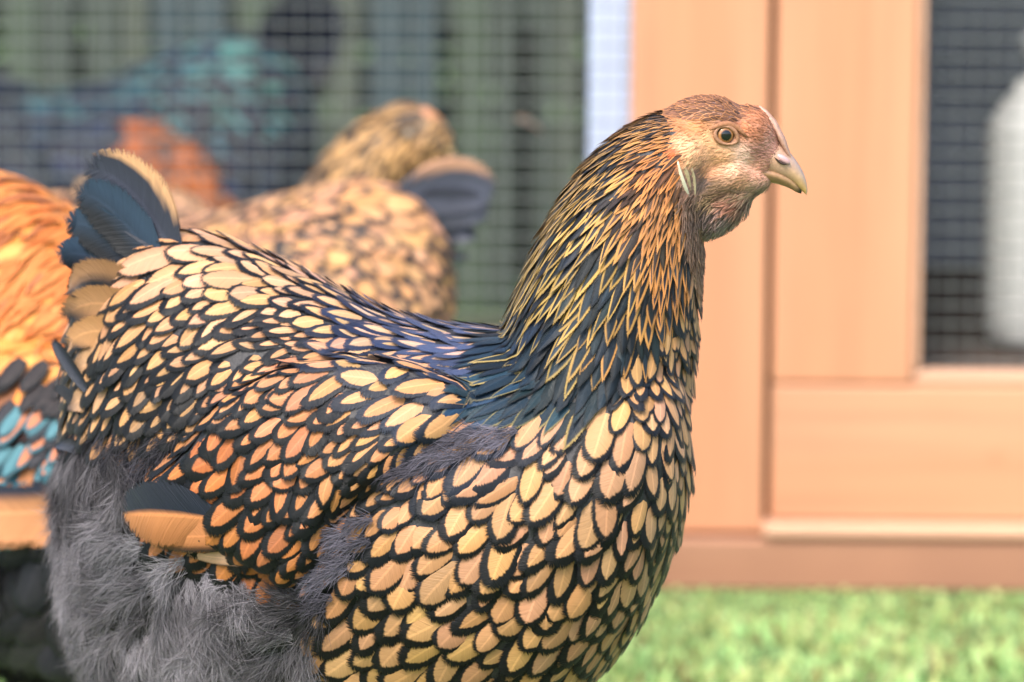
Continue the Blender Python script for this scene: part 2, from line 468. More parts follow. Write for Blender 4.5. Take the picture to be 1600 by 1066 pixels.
def grid_blade(spine, half, across, camber=0.0, nv=9):
    """a blade along a 3-D spine: half widths per row, 'across' direction per row"""
    spine = np.asarray(spine, float)
    d = np.concatenate([[0], np.cumsum(np.linalg.norm(np.diff(spine, axis=0), axis=1))])
    t = np.linspace(0, 1, nv)
    # smooth spine through quadratic-ish interpolation
    sp = np.stack([np.interp(t * d[-1], d, spine[:, c]) for c in range(3)], 1)
    for _ in range(3):
        sp[1:-1] = .25 * sp[:-2] + .5 * sp[1:-1] + .25 * sp[2:]
    hw = np.interp(t, np.linspace(0, 1, len(half)), half)
    tan = np.gradient(sp, axis=0); tan /= np.linalg.norm(tan, axis=1, keepdims=True)
    ac = np.asarray(across, float)[None] - (tan @ np.asarray(across, float))[:, None] * tan
    ac /= np.linalg.norm(ac, axis=1, keepdims=True)
    nn = np.cross(tan, ac)
    V, x, y = [], [], []
    CB = np.linspace(-1, 1, 13)
    for r in range(nv):
        for c in CB:
            V.append(sp[r] + ac[r] * c * hw[r] + nn[r] * camber * hw[r] * (1 - c * c))
            x.append(c * hw[r] / max(half)); y.append(t[r])
    F = np.array([(r * 13 + c, r * 13 + c + 1, (r + 1) * 13 + c + 1, (r + 1) * 13 + c) for r in range(nv - 1) for c in range(12)])
    return np.array(V), np.array(x), np.array(y), F, d[-1]

def smooth_rows(rows, n):
    r = interp_rows(rows, n)
    for _ in range(4):
        r[1:-1] = .25 * r[:-2] + .5 * r[1:-1] + .25 * r[2:]
    return r

def body_form(neck, head, W, voxel=0.0016):
    """one closed continuous body: torso, neck and skull lofts fused by a voxel remesh. W(px, py, depth) -> point"""
    parts = []
    ns = 28
    ang = np.linspace(0, 2 * math.pi, ns, endpoint=False)
    rings = []
    tr = np.array(TORSO)
    xs = np.concatenate([np.linspace(103, 180, 8), np.linspace(200, 980, 30), np.linspace(1000, 1074, 9)])
    T = np.stack([np.interp(xs, tr[:, 0], tr[:, c]) for c in range(5)], 1)
    for _ in range(2):
        T[1:-1, 1:] = .25 * T[:-2, 1:] + .5 * T[1:-1, 1:] + .25 * T[2:, 1:]
    for x, tp, bt, hw, yc in T:
        c = np.sign(np.cos(ang)) * np.abs(np.cos(ang)) ** .92
        s = np.sign(np.sin(ang)) * np.abs(np.sin(ang)) ** .92
        mid, hh = (tp + bt) / 2, (bt - tp) / 2
        # fuller low down, ridge-like along the back
        wsc = 1 - .16 * np.maximum(s, 0) ** 2
        rings.append(np.array([W(x, mid - hh * b, yc + hw * a * k) for a, b, k in zip(c, s, wsc)]))
    parts.append(loft(rings))
    nk = smooth_rows(neck, 16)
    rings = []
    for i, (x, y, hb, hd, yc) in enumerate(nk):
        a, b = nk[max(i - 1, 0)], nk[min(i + 1, len(nk) - 1)]
        t = np.array([b[0] - a[0], b[1] - a[1]]); t /= np.linalg.norm(t)
        pr = np.array([-t[1], t[0]])
        rings.append(np.array([W(x + pr[0] * hb * math.cos(q), y + pr[1] * hb * math.cos(q), yc + hd * math.sin(q)) for q in ang]))
    parts.append(loft(rings))
    for hx, hy, rx, ry, hd, rot in head:
        ycen = neck[-1][4]
        cr, sr = math.cos(math.radians(rot)), math.sin(math.radians(rot))
        rings = []
        for ph in np.linspace(-math.pi / 2 + .12, math.pi / 2 - .12, 12):
            ring = []
            for q in ang:
                u, v, w = rx * math.sin(ph), ry * math.cos(ph) * math.cos(q), hd * math.cos(ph) * math.sin(q)
                ring.append(W(hx + u * cr - v * sr, hy + u * sr + v * cr, ycen + w))
            rings.append(np.array(ring))
        parts.append(loft(rings))
    V, F, off = [], [], 0
    for v, f in parts:
        V.append(v); F += [tuple(i + off for i in q) for q in f]; off += len(v)
    me = mesh('body_raw', np.concatenate(V), F)
    import bmesh
    bm = bmesh.new(); bm.from_mesh(me); bmesh.ops.recalc_face_normals(bm, faces=bm.faces); bm.to_mesh(me); bm.free()
    ob = bpy.data.objects.new('body_raw', me); col.objects.link(ob)
    md = ob.modifiers.new('r', 'REMESH'); md.mode = 'VOXEL'; md.voxel_size = voxel
    sm = ob.modifiers.new('s', 'SMOOTH'); sm.factor = .5; sm.iterations = 5
    dg = bpy.context.evaluated_depsgraph_get()
    out = bpy.data.meshes.new_from_object(ob.evaluated_get(dg))
    bpy.data.objects.remove(ob)
    return out

def mesh_arrays(me):
    v = np.empty(len(me.vertices) * 3, np.float32); me.vertices.foreach_get('co', v)
    n = np.empty(len(me.vertices) * 3, np.float32); me.vertices.foreach_get('normal', n)
    return v.reshape(-1, 3).astype(float), n.reshape(-1, 3).astype(float)

def sample_surface(me, count, weight=None):
    me.calc_loop_triangles()
    t = np.empty(len(me.loop_triangles) * 3, np.int32); me.loop_triangles.foreach_get('vertices', t)
    t = t.reshape(-1, 3)
    v, n = mesh_arrays(me)
    a, b, c = v[t[:, 0]], v[t[:, 1]], v[t[:, 2]]
    ar = np.linalg.norm(np.cross(b - a, c - a), axis=1)
    if weight is not None: ar = ar * weight((a + b + c) / 3)
    k = rng.choice(len(t), count, p=ar / ar.sum())
    r1, r2 = np.sqrt(rng.random(count)), rng.random(count)
    w = np.stack([1 - r1, r1 * (1 - r2), r1 * r2], 1)[:, :, None]
    P = (np.stack([a[k], b[k], c[k]], 1) * w).sum(1)
    Nn = (np.stack([n[t[k, 0]], n[t[k, 1]], n[t[k, 2]]], 1) * w).sum(1)
    return P, Nn / np.linalg.norm(Nn, axis=1, keepdims=True)

def thin_out(P, T, Sd, ra, rs):
    """dart throwing with an elliptical clear zone per point"""
    acc = []
    cell = {}
    R = max(ra.max(), rs.max())
    keys = np.floor(P / R).astype(int)
    for i in range(len(P)):
        k = tuple(keys[i]); ok = True
        for dx in (-1, 0, 1):
            for dy in (-1, 0, 1):
                for dz in (-1, 0, 1):
                    for j in cell.get((k[0] + dx, k[1] + dy, k[2] + dz), ()):
                        d = P[i] - P[j]
                        if (d @ T[i] / ra[i]) ** 2 + (d @ Sd[i] / rs[i]) ** 2 + (d @ np.cross(T[i], Sd[i]) / ra[i]) ** 2 < 1:
                            ok = False; break
                    if not ok: break
                if not ok: break
            if not ok: break
        if ok:
            acc.append(i); cell.setdefault(k, []).append(i)
    return np.array(acc, int)

def drape(bvh, p, n, t, s, L, W, pt, h0, h1, tilt, sway):
    w = outline(pt)
    yy = np.repeat(ROWS, 5); cc = np.tile(COLS, 7); ww = np.repeat(w, 5)
    Q = p + t * (L * (yy - .35))[:, None] + s * (W * ww * cc + sway * L * (yy - .3) ** 2)[:, None]
    LN = [bvh.find_nearest(q)[:2] for q in Q.tolist()]
    loc = np.array([a_[0] for a_ in LN]); nor = np.array([a_[1] for a_ in LN])
    nor = np.where((nor @ n < 0)[:, None], n, nor)
    V = loc + nor * (h0 + (h1 - h0) * yy ** 1.3 + tilt * cc * ww + (.16 - .08 * pt) * W * (1 - cc * cc) * ww)[:, None]
    fp = np.stack([(COLS[None] * w[:, None]).ravel(), np.repeat(ROWS, 5), np.zeros(35)], 1)
    return V, fp

R3, C3 = np.array([0, .5, 1.0]), np.array([-1, 0, 1.0])
FQ3 = np.array([(r * 3 + c, r * 3 + c + 1, (r + 1) * 3 + c + 1, (r + 1) * 3 + c) for r in range(2) for c in range(2)])
def bristle(p, n, t, L, W, h1, curve, c1, c2, lw):
    s = np.cross(n, t)
    w = np.array([.6, 1.0, .12])
    V = np.array([p + t * L * (y - .25) + s * (W * w[r] * c + curve * L * y * y) + n * (-.0003 + h1 * y ** 1.2 - .1 * L * y * y + .3 * W * (1 - c * c)) for r, y in enumerate(R3) for c in C3])
    fp = np.array([(c * w[r], y, 0) for r, y in enumerate(R3) for c in C3]); fp[:, 2] = rng.random()
    return (V, fp, np.tile([lw, .3, L / W], (9, 1)), np.tile(c1, (9, 1)), np.tile(c2, (9, 1)), '', 0, FQ3)

def plume(bag, p, n, t, L, colour, nb=22, spread=.75, lift=.5, wid=.00013):
    """a downy feather: soft barbs curving off an arched shaft"""
    s = np.cross(n, t)
    m_ = nb * 2
    u = lambda lo, hi: rng.uniform(lo, hi, m_)[:, None]
    y = rng.random(m_)[:, None] ** 1.5
    fan = rng.normal(0, spread * .62, (m_, 1))
    a = p + t * (L * y * .55) + s * rng.normal(0, L * .07, (m_, 1)) + n * (L * lift * .12 * y)
    bl = L * u(.45, 1.0) * (1 - .35 * y)
    d1 = t + s * fan + n * lift * u(-.1, .9)
    d1 /= np.linalg.norm(d1, axis=1, keepdims=True)
    d2 = d1 + s * fan * u(-.5, .9) - n * lift * u(0, .8) + np.array([0, 0, -.18]) + rng.normal(0, .2, (m_, 3)); d2 /= np.linalg.norm(d2, axis=1, keepdims=True)
    b = a + d1 * bl * .5; c = b + d2 * bl * .5
    wv = np.cross(d1, n + rng.normal(0, .5, (m_, 3))); wv /= np.linalg.norm(wv, axis=1, keepdims=True) + 1e-9
    k = bag.setdefault('n', 0) + np.arange(m_)[:, None] * 5
    bag['v'].append(np.stack([a - wv * wid, a + wv * wid, b - wv * wid * .8, b + wv * wid * .8, c], 1).reshape(-1, 3))
    bag['f'].append(np.concatenate([k + [0, 1, 3], k + [0, 3, 2], k + [2, 3, 4]]))
    cc = colour * u(.8, 1.2)
    bag['c'].append(np.stack([cc * .85, cc * .85, cc, cc, cc * 1.1], 1).reshape(-1, 3))
    bag['n'] += m_ * 5

def ring_tube(pts, rad, n=8):
    pts = np.asarray(pts, float)
    tan = np.gradient(pts, axis=0)
    rings = []
    for p, t, r in zip(pts, tan, rad):
        t = t / np.linalg.norm(t)
        a = np.cross(t, [0, 1, 0.3]); a /= np.linalg.norm(a); b = np.cross(t, a)
        rings.append(np.array([p + r * (a * math.cos(q) + b * math.sin(q)) for q in np.linspace(0, 2 * math.pi, n, endpoint=False)]))
    return loft(rings)

M['shank'] = plain('scaly_yellow_shank', (0.42, 0.30, 0.10), 0.55, 260, 0.35, 0.5)
M['claw'] = plain('horn_claw', (0.2, 0.15, 0.1), 0.4)

def legs(root, spots, top):
    """two shanks with three front toes and a hind toe, standing on the ground (local frame)"""
    for x, y in spots:
        v, f = ring_tube([(x - .004, y, top), (x - .006, y, top * .6), (x, y, .022), (x, y, .008)], [.0095, .0068, .0066, .008])
        V, F = list(v), list(f)
        for a in (-38, 0, 36, 180):
            d = np.array([math.cos(math.radians(a)), math.sin(math.radians(a)), 0])
            l = .03 if a == 180 else .058
            b = np.array([x, y, .010])
            v, f = ring_tube([b, b + d * l * .4 + [0, 0, .002], b + d * l * .8 - [0, 0, .003], b + d * l - [0, 0, .007]], [.0065, .0055, .0045, .0012], 6)
            F += [tuple(i + len(V) for i in q) for q in f]; V += list(v)
        link('leg', mesh('leg', V, F), M['shank'], root)

def lerp3(a, b, t): return np.array(a) * (1 - t) + np.array(b) * t

def make_bird(name, label, cat, group, W, to_px, origin, neck, head, palette, viewdir=None, rz=0.0, loc=None,
              dens=1.0, single=300, detail=True, cand=60000, hue=None, names=None, parts_cap=300, leg_spots=None, neck_flow=None):
    """palette: 'laced' uses the painted fields; a function (lp, region) -> c1, c2, lw, pt overrides them"""
    root = empty(name, loc if loc is not None else origin, rz)
    tag(root, label, cat, group)
    me = body_form(neck, head, W, 0.0016 if detail else 0.003)
    v, n = mesh_arrays(me)
    ycs = lambda px: np.interp(px, [r[0] for r in TORSO], [r[4] for r in TORSO])
    def lp_of(P):
        q = to_px(P)
        yc = ycs(q[:, 0])
        far = P[:, 1] > yc
        P2 = P.copy(); P2[far, 1] = 2 * yc[far] - P2[far, 1]
        return to_px(P2), far
    # the folded wing stands out from the flank
    lp, far = lp_of(v)
    ins = in_poly(lp, WING)
    dd = poly_dist(lp, WING)
    side = np.clip(np.abs(n[:, 1]) * 1.6 - .1, 0, 1)
    k = np.where(ins, np.clip(dd / 34, 0, 1), 0); k = k * k * (3 - 2 * k)
    v = v + n * (k * side * .0085)[:, None]
    if detail:   # sculpt the face: sunken eye socket, brow, cheek pad
        for px, py, rad, amt in ((1133, 211, 30, -.0022), (1128, 178, 26, .0012), (1078, 240, 22, .0020), (1150, 262, 26, .0009), (1185, 205, 20, .0008)):
            w = np.exp(-((lp - [px, py]) ** 2).sum(1) / (rad * rad)) * (np.abs(n[:, 1]) > .3)
            v = v + n * (w * amt)[:, None]
    me.vertices.foreach_set('co', v.astype(np.float32).ravel()); me.update()
    v, n = mesh_arrays(me)
    me.calc_loop_triangles()
    tri = np.empty(len(me.loop_triangles) * 3, np.int32); me.loop_triangles.foreach_get('vertices', tri)
    bvh = BVHTree.FromPolygons([tuple(p) for p in v], [tuple(t) for t in tri.reshape(-1, 3)])
    # --- regions
    def dense(Q):
        q, _ = lp_of(Q)
        return np.where(in_poly(q, POLY['face']), 22.0, np.where(in_poly(q, POLY['hackle']), 5.0, 1.0))
    P, Nn = sample_surface(me, cand, dense if neck_flow is None else None)
    lp, far = lp_of(P)
    if neck_flow is not None:      # other neck pose: which points belong to the neck or head
        isneck = neck_flow(P)[0]
    else:
        isneck = in_poly(lp, POLY['hackle'])
    isface = in_poly(lp, POLY['face']) if neck_flow is None else np.zeros(len(P), bool)
    reg = np.full(len(P), 'breast', dtype='<U8')
    for r in ('back', 'rear', 'fluff', 'wing'):
        reg[in_poly(lp, POLY[r])] = r
    reg[in_poly(lp, [(200, 742), (255, 738), (292, 775), (302, 830), (312, 862), (285, 856), (235, 842), (200, 826)])] = 'none'
    # the top of the back counts as back also where it turns away
    reg[isneck] = 'hackle'
    reg[isface] = 'face'
    fl = idw(FLOW[:, :2], FLOW[:, 2:], lp)
    T = np.stack([fl[:, 0], np.zeros(len(P)), -fl[:, 1]], 1)
    if neck_flow is not None:
        nf = neck_flow(P)[1]
        T[isneck] = nf[isneck]
    T = T - (T * Nn).sum(1)[:, None] * Nn
    ln = np.linalg.norm(T, axis=1); ok = ln > .12
    T /= np.maximum(ln, 1e-6)[:, None]
    Sd = np.cross(Nn, T)
    sz = idw(SIZE[:, :2], SIZE[:, 2:], lp, 4.0)
    if neck_flow is not None:
        sz[isneck] = (13, 84)
    s0 = S0 * dens
    sz = sz * np.where(reg == 'hackle', 1.0, np.where(reg == 'breast', .95, np.where(reg == 'back', .90, .92)))[:, None]
    hw, L = sz[:, 0] * s0, sz[:, 1] * s0
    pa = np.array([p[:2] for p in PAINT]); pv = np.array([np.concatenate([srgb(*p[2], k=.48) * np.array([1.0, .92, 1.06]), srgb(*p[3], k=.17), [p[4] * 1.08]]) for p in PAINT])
    ha = np.array([p[:2] for p in HPAINT]); hv = np.array([np.concatenate([srgb(*p[2], k=.42), srgb(*p[3], k=.50) * np.array([1, .96, .92]), [p[4] * .92]]) for p in HPAINT])
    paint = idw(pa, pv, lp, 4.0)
    hp = idw(ha, hv, lp, 4.0)
    if neck_flow is not None:
        hp[:] = np.concatenate([srgb(112, 90, 66), srgb(206, 160, 104), [.5]])
    fa = np.array([p[:2] for p in FACE]); fv = np.array([srgb(*p[2:], k=.70) * np.array([1.03, .86, .77]) for p in FACE])
    facec = idw(fa, fv, lp, 4.0)
    # body skin colour under the feathers
    lpv, _ = lp_of(v)
    cb = np.tile(srgb(48, 46, 50), (len(v), 1))
    if neck_flow is None:
        w = in_poly(lpv, POLY['face'])
        cb[w] = idw(fa, fv, lpv[w], 4.0)
    if hue is not None: cb = cb * 0 + np.array(hue)
    set_attr(me, 'c1', 'FLOAT_COLOR', cb)
    me.vertices.foreach_set('co', (v - origin).astype(np.float32).ravel()); me.update()
    body = link('body', me, M['skin'], root)
    fe = Feathers()
    def place(mask, reg_name, ka, ks, h0, h1, ptv):
        idx = np.where(mask & ok)[0]
        if not len(idx): return
        sel = idx[thin_out(P[idx], T[idx], Sd[idx], L[idx] * ka, hw[idx] * ks)]
        for i in sel:
            jl, jw = rng.uniform(.78, 1.2), rng.uniform(.86, 1.34)
            a = rng.normal(0, .2)
            if reg_name == 'hackle': jw *= .94; a *= .38
            t = T[i] * math.cos(a) + Sd[i] * math.sin(a); s = np.cross(Nn[i], t)
            e = rng.normal(0, .0003)
            hk = min(1.0, L[i] / (75 * S0)) if reg_name == 'hackle' else 1.0
            V, fp = drape(bvh, P[i], Nn[i], t, s, L[i] * jl, hw[i] * jw, ptv, h0 + e * hk, h1 * hk + hk * (e * 2 + abs(rng.normal(0, .0005))), .00035, rng.normal(0, .06) * (.4 if reg_name == 'hackle' else 1))
            fp[:, 2] = rng.random()
            if callable(palette):
                c1, c2, lwv = palette(lp[i], reg_name, P[i])
            elif reg_name == 'hackle':
                c1, c2, lwv = hp[i, :3], hp[i, 3:6], hp[i, 6]
            else:
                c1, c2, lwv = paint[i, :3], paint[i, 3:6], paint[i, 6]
            b1 = rng.uniform(.72, 1.16); c1 = np.array(c1) * b1 * np.array([1, rng.uniform(.90, 1.05), rng.uniform(.78, 1.15)])
            c2 = np.array(c2) * rng.uniform(.7, 1.3)
            if reg_name == 'hackle':
                c1 = c1 * rng.uniform(.45, 1.5)
                low = np.clip((lp[i, 1] - 430) / 160, 0, 1)
                if rng.random() < .18 + .45 * low: c2 = c1 * rng.uniform(.3, .7)
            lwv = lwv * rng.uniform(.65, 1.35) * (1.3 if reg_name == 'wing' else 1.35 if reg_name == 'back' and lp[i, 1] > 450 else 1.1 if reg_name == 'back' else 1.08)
            fq = np.tile([lwv, ptv, L[i] / hw[i]], (35, 1))
            vis = (Nn[i] @ viewdir / np.linalg.norm(viewdir)) + .15
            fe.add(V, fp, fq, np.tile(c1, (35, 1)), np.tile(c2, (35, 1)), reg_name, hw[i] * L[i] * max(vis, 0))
    place(reg == 'breast', 'breast', .35, 1.18, -.0008, .0017, 0.0)
    place(reg == 'wing', 'wing', .35, 1.15, -.0008, .0020, 0.0)
    place(reg == 'back', 'back', .35, 1.15, -.0008, .0017, 0.1)
    place(reg == 'rear', 'rear', .42, 1.3, -.0010, .0030, 0.0)
    place(reg == 'hackle', 'hackle', .25, .98, -.0008, .0022, 0.75)
    kinds = names or dict(breast='breast_feather', wing='wing_covert', back='saddle_feather', rear='flank_feather', hackle='hackle_feather')
    rest = []
    for kname, part in kinds.items():
        it = sorted([i for i in fe.items if i[5] == kname], key=lambda q: -q[6])
        cap = parts_cap
        for q in it[:cap]:
            if q[6] <= 0: rest.append(q); continue
            Feathers.build(part, [q], root, origin)
        rest += it[cap:]
    # fluff
    bag = dict(v=[], f=[], c=[])
    if detail:
        fm = (reg == 'fluff') & ok
        idx = np.where(fm)[0]
        sel = idx[thin_out(P[idx], T[idx], Sd[idx], np.full(len(idx), .0058), np.full(len(idx), .0046))]
        ph = rng.uniform(0, 6, 8)
        for i in sel:
            X_, Y_ = lp[i]
            cl = .5 + .25 * math.sin(X_ / 37 + ph[0] + 1.3 * math.sin(Y_ / 53 + ph[1])) + .25 * math.sin(Y_ / 31 + ph[2] + 1.5 * math.sin(X_ / 61 + ph[3]))
            g = np.clip(cl + rng.normal(0, .22), 0, 1)
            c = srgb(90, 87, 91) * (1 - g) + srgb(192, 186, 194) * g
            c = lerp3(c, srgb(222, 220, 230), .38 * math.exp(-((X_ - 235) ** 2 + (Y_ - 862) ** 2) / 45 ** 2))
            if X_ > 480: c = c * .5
            a = .75 * math.sin(X_ / 43 + ph[4] + Y_ / 67) + rng.normal(0, .45)
            t = T[i] * math.cos(a) + Sd[i] * math.sin(a)
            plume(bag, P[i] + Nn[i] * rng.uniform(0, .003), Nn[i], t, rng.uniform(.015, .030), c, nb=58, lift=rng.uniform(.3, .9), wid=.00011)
        rr = (reg == 'rear') & ok & (lp[:, 1] > 668)
        idx = np.where(rr)[0]
        sel = idx[thin_out(P[idx], T[idx], Sd[idx], np.full(len(idx), .0075), np.full(len(idx), .0065))]
        for i in sel:
            plume(bag, P[i] + Nn[i] * .0015, Nn[i], T[i], rng.uniform(.014, .024), srgb(78, 76, 84) * rng.uniform(.4, 1.6), nb=30, lift=.45)
        for pl in FLUFF_PATCH:
            idx = np.where(in_poly(lp, pl) & ok & ~far)[0]
            sel = idx[thin_out(P[idx], T[idx], Sd[idx], np.full(len(idx), .0050), np.full(len(idx), .0044))]
            for i in sel:
                t = T[i] * .6 + np.array([-.8, 0, .1]); t -= (t @ Nn[i]) * Nn[i]; t /= np.linalg.norm(t)
                plume(bag, P[i] + Nn[i] * .0032, Nn[i], t, rng.uniform(.012, .019), srgb(128, 124, 138) * rng.uniform(.5, 1.2), nb=36, lift=.3)
        # short bristly face feathers
        idx = np.where((reg == 'face') & ok)[0]
        crown = in_poly(lp[idx], [(1000, 110), (1036, 182), (1100, 186), (1150, 190), (1182, 172), (1180, 110)])
        bare = in_poly(lp[idx], [(1110, 205), (1116, 192), (1146, 190), (1160, 208), (1158, 226), (1135, 234), (1113, 226)]) | in_poly(lp[idx], [(1195, 160), (1240, 250), (1190, 275), (1290, 330), (1290, 140)])
        ci = idx[crown]
        sel = ci[thin_out(P[ci], T[ci], Sd[ci], np.full(len(ci), 7.5 * S0), np.full(len(ci), 5.2 * S0))]
        for i in sel:
            c1 = srgb(124, 84, 64, k=.55) * rng.uniform(.5, 1.5); c2 = lerp3(srgb(224, 154, 98, k=.7), facec[i], .25) * rng.uniform(.6, 1.15)
            rest.append(bristle(P[i], Nn[i], T[i], 20 * S0 * rng.uniform(.8, 1.25), 4.2 * S0 * rng.uniform(.8, 1.2), .0014, rng.normal(0, .1), c1, c2, .30))
        fi = idx[~crown & ~bare]
        sel = fi[thin_out(P[fi], T[fi], Sd[fi], np.full(len(fi), 4.6 * S0), np.full(len(fi), 2.9 * S0))]
        for i in sel:
            down = lp[i, 1] > 300
            l = rng.uniform(15, 23) * S0 * (1.7 if down else .85)
            t = T[i] + Sd[i] * rng.normal(0, .3 if down else .2); t /= np.linalg.norm(t)
            c = facec[i] * rng.uniform(.72, 1.22) * (rng.uniform(.55, 1.45) if down else 1)
            rest.append(bristle(P[i], Nn[i], t, l, rng.uniform(1.5, 2.4) * S0, .0032 if down else .0010, rng.normal(0, .15), c, c * 1.12, .2))
    else:
        fm = (reg == 'fluff') & ok
        idx = np.where(fm)[0]
        sel = idx[thin_out(P[idx], T[idx], Sd[idx], np.full(len(idx), .011), np.full(len(idx), .010))]
        fc = srgb(70, 70, 78) if hue is None else np.array(hue) * 1.3
        for i in sel:
            plume(bag, P[i], Nn[i], T[i], rng.uniform(.018, .028), fc * rng.uniform(.6, 1.5), nb=14, wid=.0004)
    if rest:
        o = Feathers.build('plumage', rest, root, origin); tag(o, kind='stuff')
    if bag['v']:
        me2 = fast_mesh('down_fluff', np.concatenate(bag['v']) - origin, None, np.concatenate(bag['f']))
        set_attr(me2, 'c1', 'FLOAT_COLOR', np.concatenate(bag['c']))
        o = link('down_fluff', me2, M['down'], root); tag(o, kind='stuff')
    return root, bvh, fe

# ------------------------------------------------------------------ ground and grass
def ground_material():
    n = N('grass_ground')
    tc = n.new('ShaderNodeTexCoord')
    a = n.noise(tc.outputs['Object'], 22.0, 5.0, 0.6)
    n.link(n.ramp(a, [(0.3, (0.035, 0.075, 0.02)), (0.55, (0.12, 0.20, 0.06)), (0.8, (0.11, 0.10, 0.05))]), n.bsdf.inputs['Base Color'])
    n.bsdf.inputs['Roughness'].default_value = 0.95
    n.bump(a, 0.8, 0.02)
    return n.mat

def grass_material():
    n = N('grass_blade')
    c = n.attr('c1').outputs['Color']
    n.link(c, n.bsdf.inputs['Base Color'])
    n.bsdf.inputs['Roughness'].default_value = 0.5
    n.bsdf.inputs['Specular IOR Level'].default_value = 0.3
    tr = n.new('ShaderNodeBsdfTranslucent'); n.link(c, tr.inputs[0])
    mx = n.new('ShaderNodeMixShader'); mx.inputs[0].default_value = 0.5
    n.link(n.bsdf.outputs[0], mx.inputs[1]); n.link(tr.outputs[0], mx.inputs[2])
    n.link(mx.outputs[0], n.out.inputs[0])
    return n.mat

g = link('ground', mesh('ground', [(-120, -120, 0), (120, -120, 0), (120, 120, 0), (-120, 120, 0)], [(0, 1, 2, 3)]), ground_material())
tag(g, kind='structure')
YC = 0.92                                # front of the coop
s = link('run_floor', mesh('run_floor', [(-1.6, YC + .06, .004), (.9, YC + .06, .004), (.9, 2.4, .004), (-1.6, 2.4, .004)], [(0, 1, 2, 3)]), M['soil'])
tag(s, kind='structure')

def grass(n, x0, x1, y0, y1):
    bx, by = rng.uniform(x0, x1, n), rng.uniform(y0, y1, n)
    h = rng.uniform(.012, .034, n) * np.where(rng.random(n) < .03, 1.6, 1.0) * np.clip(.1 + (YC - by) * 1.0, .12, 1.0) * (1 + .35 * np.sin(bx * 23 + 1) * np.sin(by * 31))
    wd = rng.uniform(.0014, .0028, n)
    a = rng.uniform(0, 2 * math.pi, n)
    lean = rng.uniform(.1, .9, n) * h
    dx, dy = np.cos(a), np.sin(a)
    sx, sy = -dy, dx
    V = np.zeros((n, 5, 3))
    for k, (t, w) in enumerate(((0, -1), (0, 1), (.55, -.85), (.55, .85), (1, 0))):
        V[:, k, 0] = bx + dx * lean * t * t + sx * wd * w
        V[:, k, 1] = by + dy * lean * t * t + sy * wd * w
        V[:, k, 2] = h * t * (1 - .25 * t * lean / h)
    i = np.arange(n)[:, None] * 5
    tris = np.concatenate([i + [0, 1, 3], i + [0, 3, 2], i + [2, 3, 4]])
    me = fast_mesh('grass', V.reshape(-1, 3), None, tris)
    hue = rng.random(n)
    c = np.where(hue[:, None] < .86, np.array([.42, .60, .25]), np.array([.24, .20, .09])) * rng.uniform(.78, 1.25, n)[:, None]
    c[:, 0] *= rng.uniform(.8, 1.35, n)
    set_attr(me, 'c1', 'FLOAT_COLOR', np.repeat(c, 5, 0))
    return link('grass', me, grass_material())
o = grass(52000, -.75, .85, -.25, YC - .015)
tag(o, 'short bright green lawn grass in front of the coop', 'grass', kind='stuff')

# ------------------------------------------------------------------ chicken coop
def X(px, py, Y): return float(at(px, py, Y)[0])
def Z(px, py, Y): return float(at(px, py, Y)[2])
CO = (0.35, YC, 0)
coop = empty('chicken_coop', CO)
tag(coop, 'orange cedar chicken coop with a framed door and wire mesh run', 'chicken coop')
def cb(name, x0, x1, y0, y1, z0, z1, mat, parent=None, bev=.0025):
    # the wood grain runs in the piece's own frame
    o = box(name, x0, x1, y0, y1, z0, z1, M[mat], parent or coop, bev, off=((x0 + x1) / 2, (y0 + y1) / 2, (z0 + z1) / 2))
    p = CO if parent is None else tuple(np.array(CO) + np.array(parent.location))
    o.location = ((x0 + x1) / 2 - p[0], (y0 + y1) / 2 - p[1], (z0 + z1) / 2 - p[2])
    return o
TOP = 0.92
zb = Z(1120, 834, YC)                     # top of the base board
xs0, xs1 = X(984, 420, YC), X(1198, 420, YC)
xd0, xw0 = X(1209, 420, YC), X(1431, 300, YC)
zr0, zr1 = Z(1400, 815, YC), Z(1400, 604, YC)
zw = Z(1500, 584, YC)
XR = 1.05
cb('base_board', -.95, XR, YC - .012, YC + .03, .0, zb - .002, 'base_wood')
cb('corner_post', xs0, xs1, YC, YC + .045, zb, TOP, 'cedar_v')
cb('sill', X(1190, 830, YC), XR - .02, YC - .016, YC + .02, zb, Z(1400, 823, YC - .016), 'sill_wood', bev=.003)
cb('top_rail', -.95, XR, YC + .001, YC + .044, TOP + .001, TOP + .09, 'cedar_h')
cb('end_post', -.95, -.88, YC + .001, YC + .045, zb, TOP - .001, 'cedar_v')
door = bpy.data.objects.new('door', None); col.objects.link(door); door.parent = coop
door.location = (xd0 - CO[0], .003, 0); door.empty_display_size = .05
D = YC + .003
cb('door_stile', xd0, xw0, D, D + .03, zr1 + .001, TOP - .006, 'cedar_v', door)
cb('door_rail', xd0, XR - .03, D, D + .03, zr0, zr1, 'cedar_h', door)
cb('door_stile', XR - .19, XR - .03, D, D + .03, zr1 + .001, TOP - .006, 'cedar_v', door)
cb('window_bead', xw0 + .0005, XR - .191, D + .006, D + .024, zr1 + .0005, zw, 'sill_wood', door, .003)
cb('window_bead', xw0 + .0005, xw0 + .006, D + .006, D + .024, zw + .001, TOP - .01, 'sill_wood', door, .002)
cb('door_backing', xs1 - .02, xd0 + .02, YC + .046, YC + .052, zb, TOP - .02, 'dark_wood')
def knob_hinge(z):
    return None

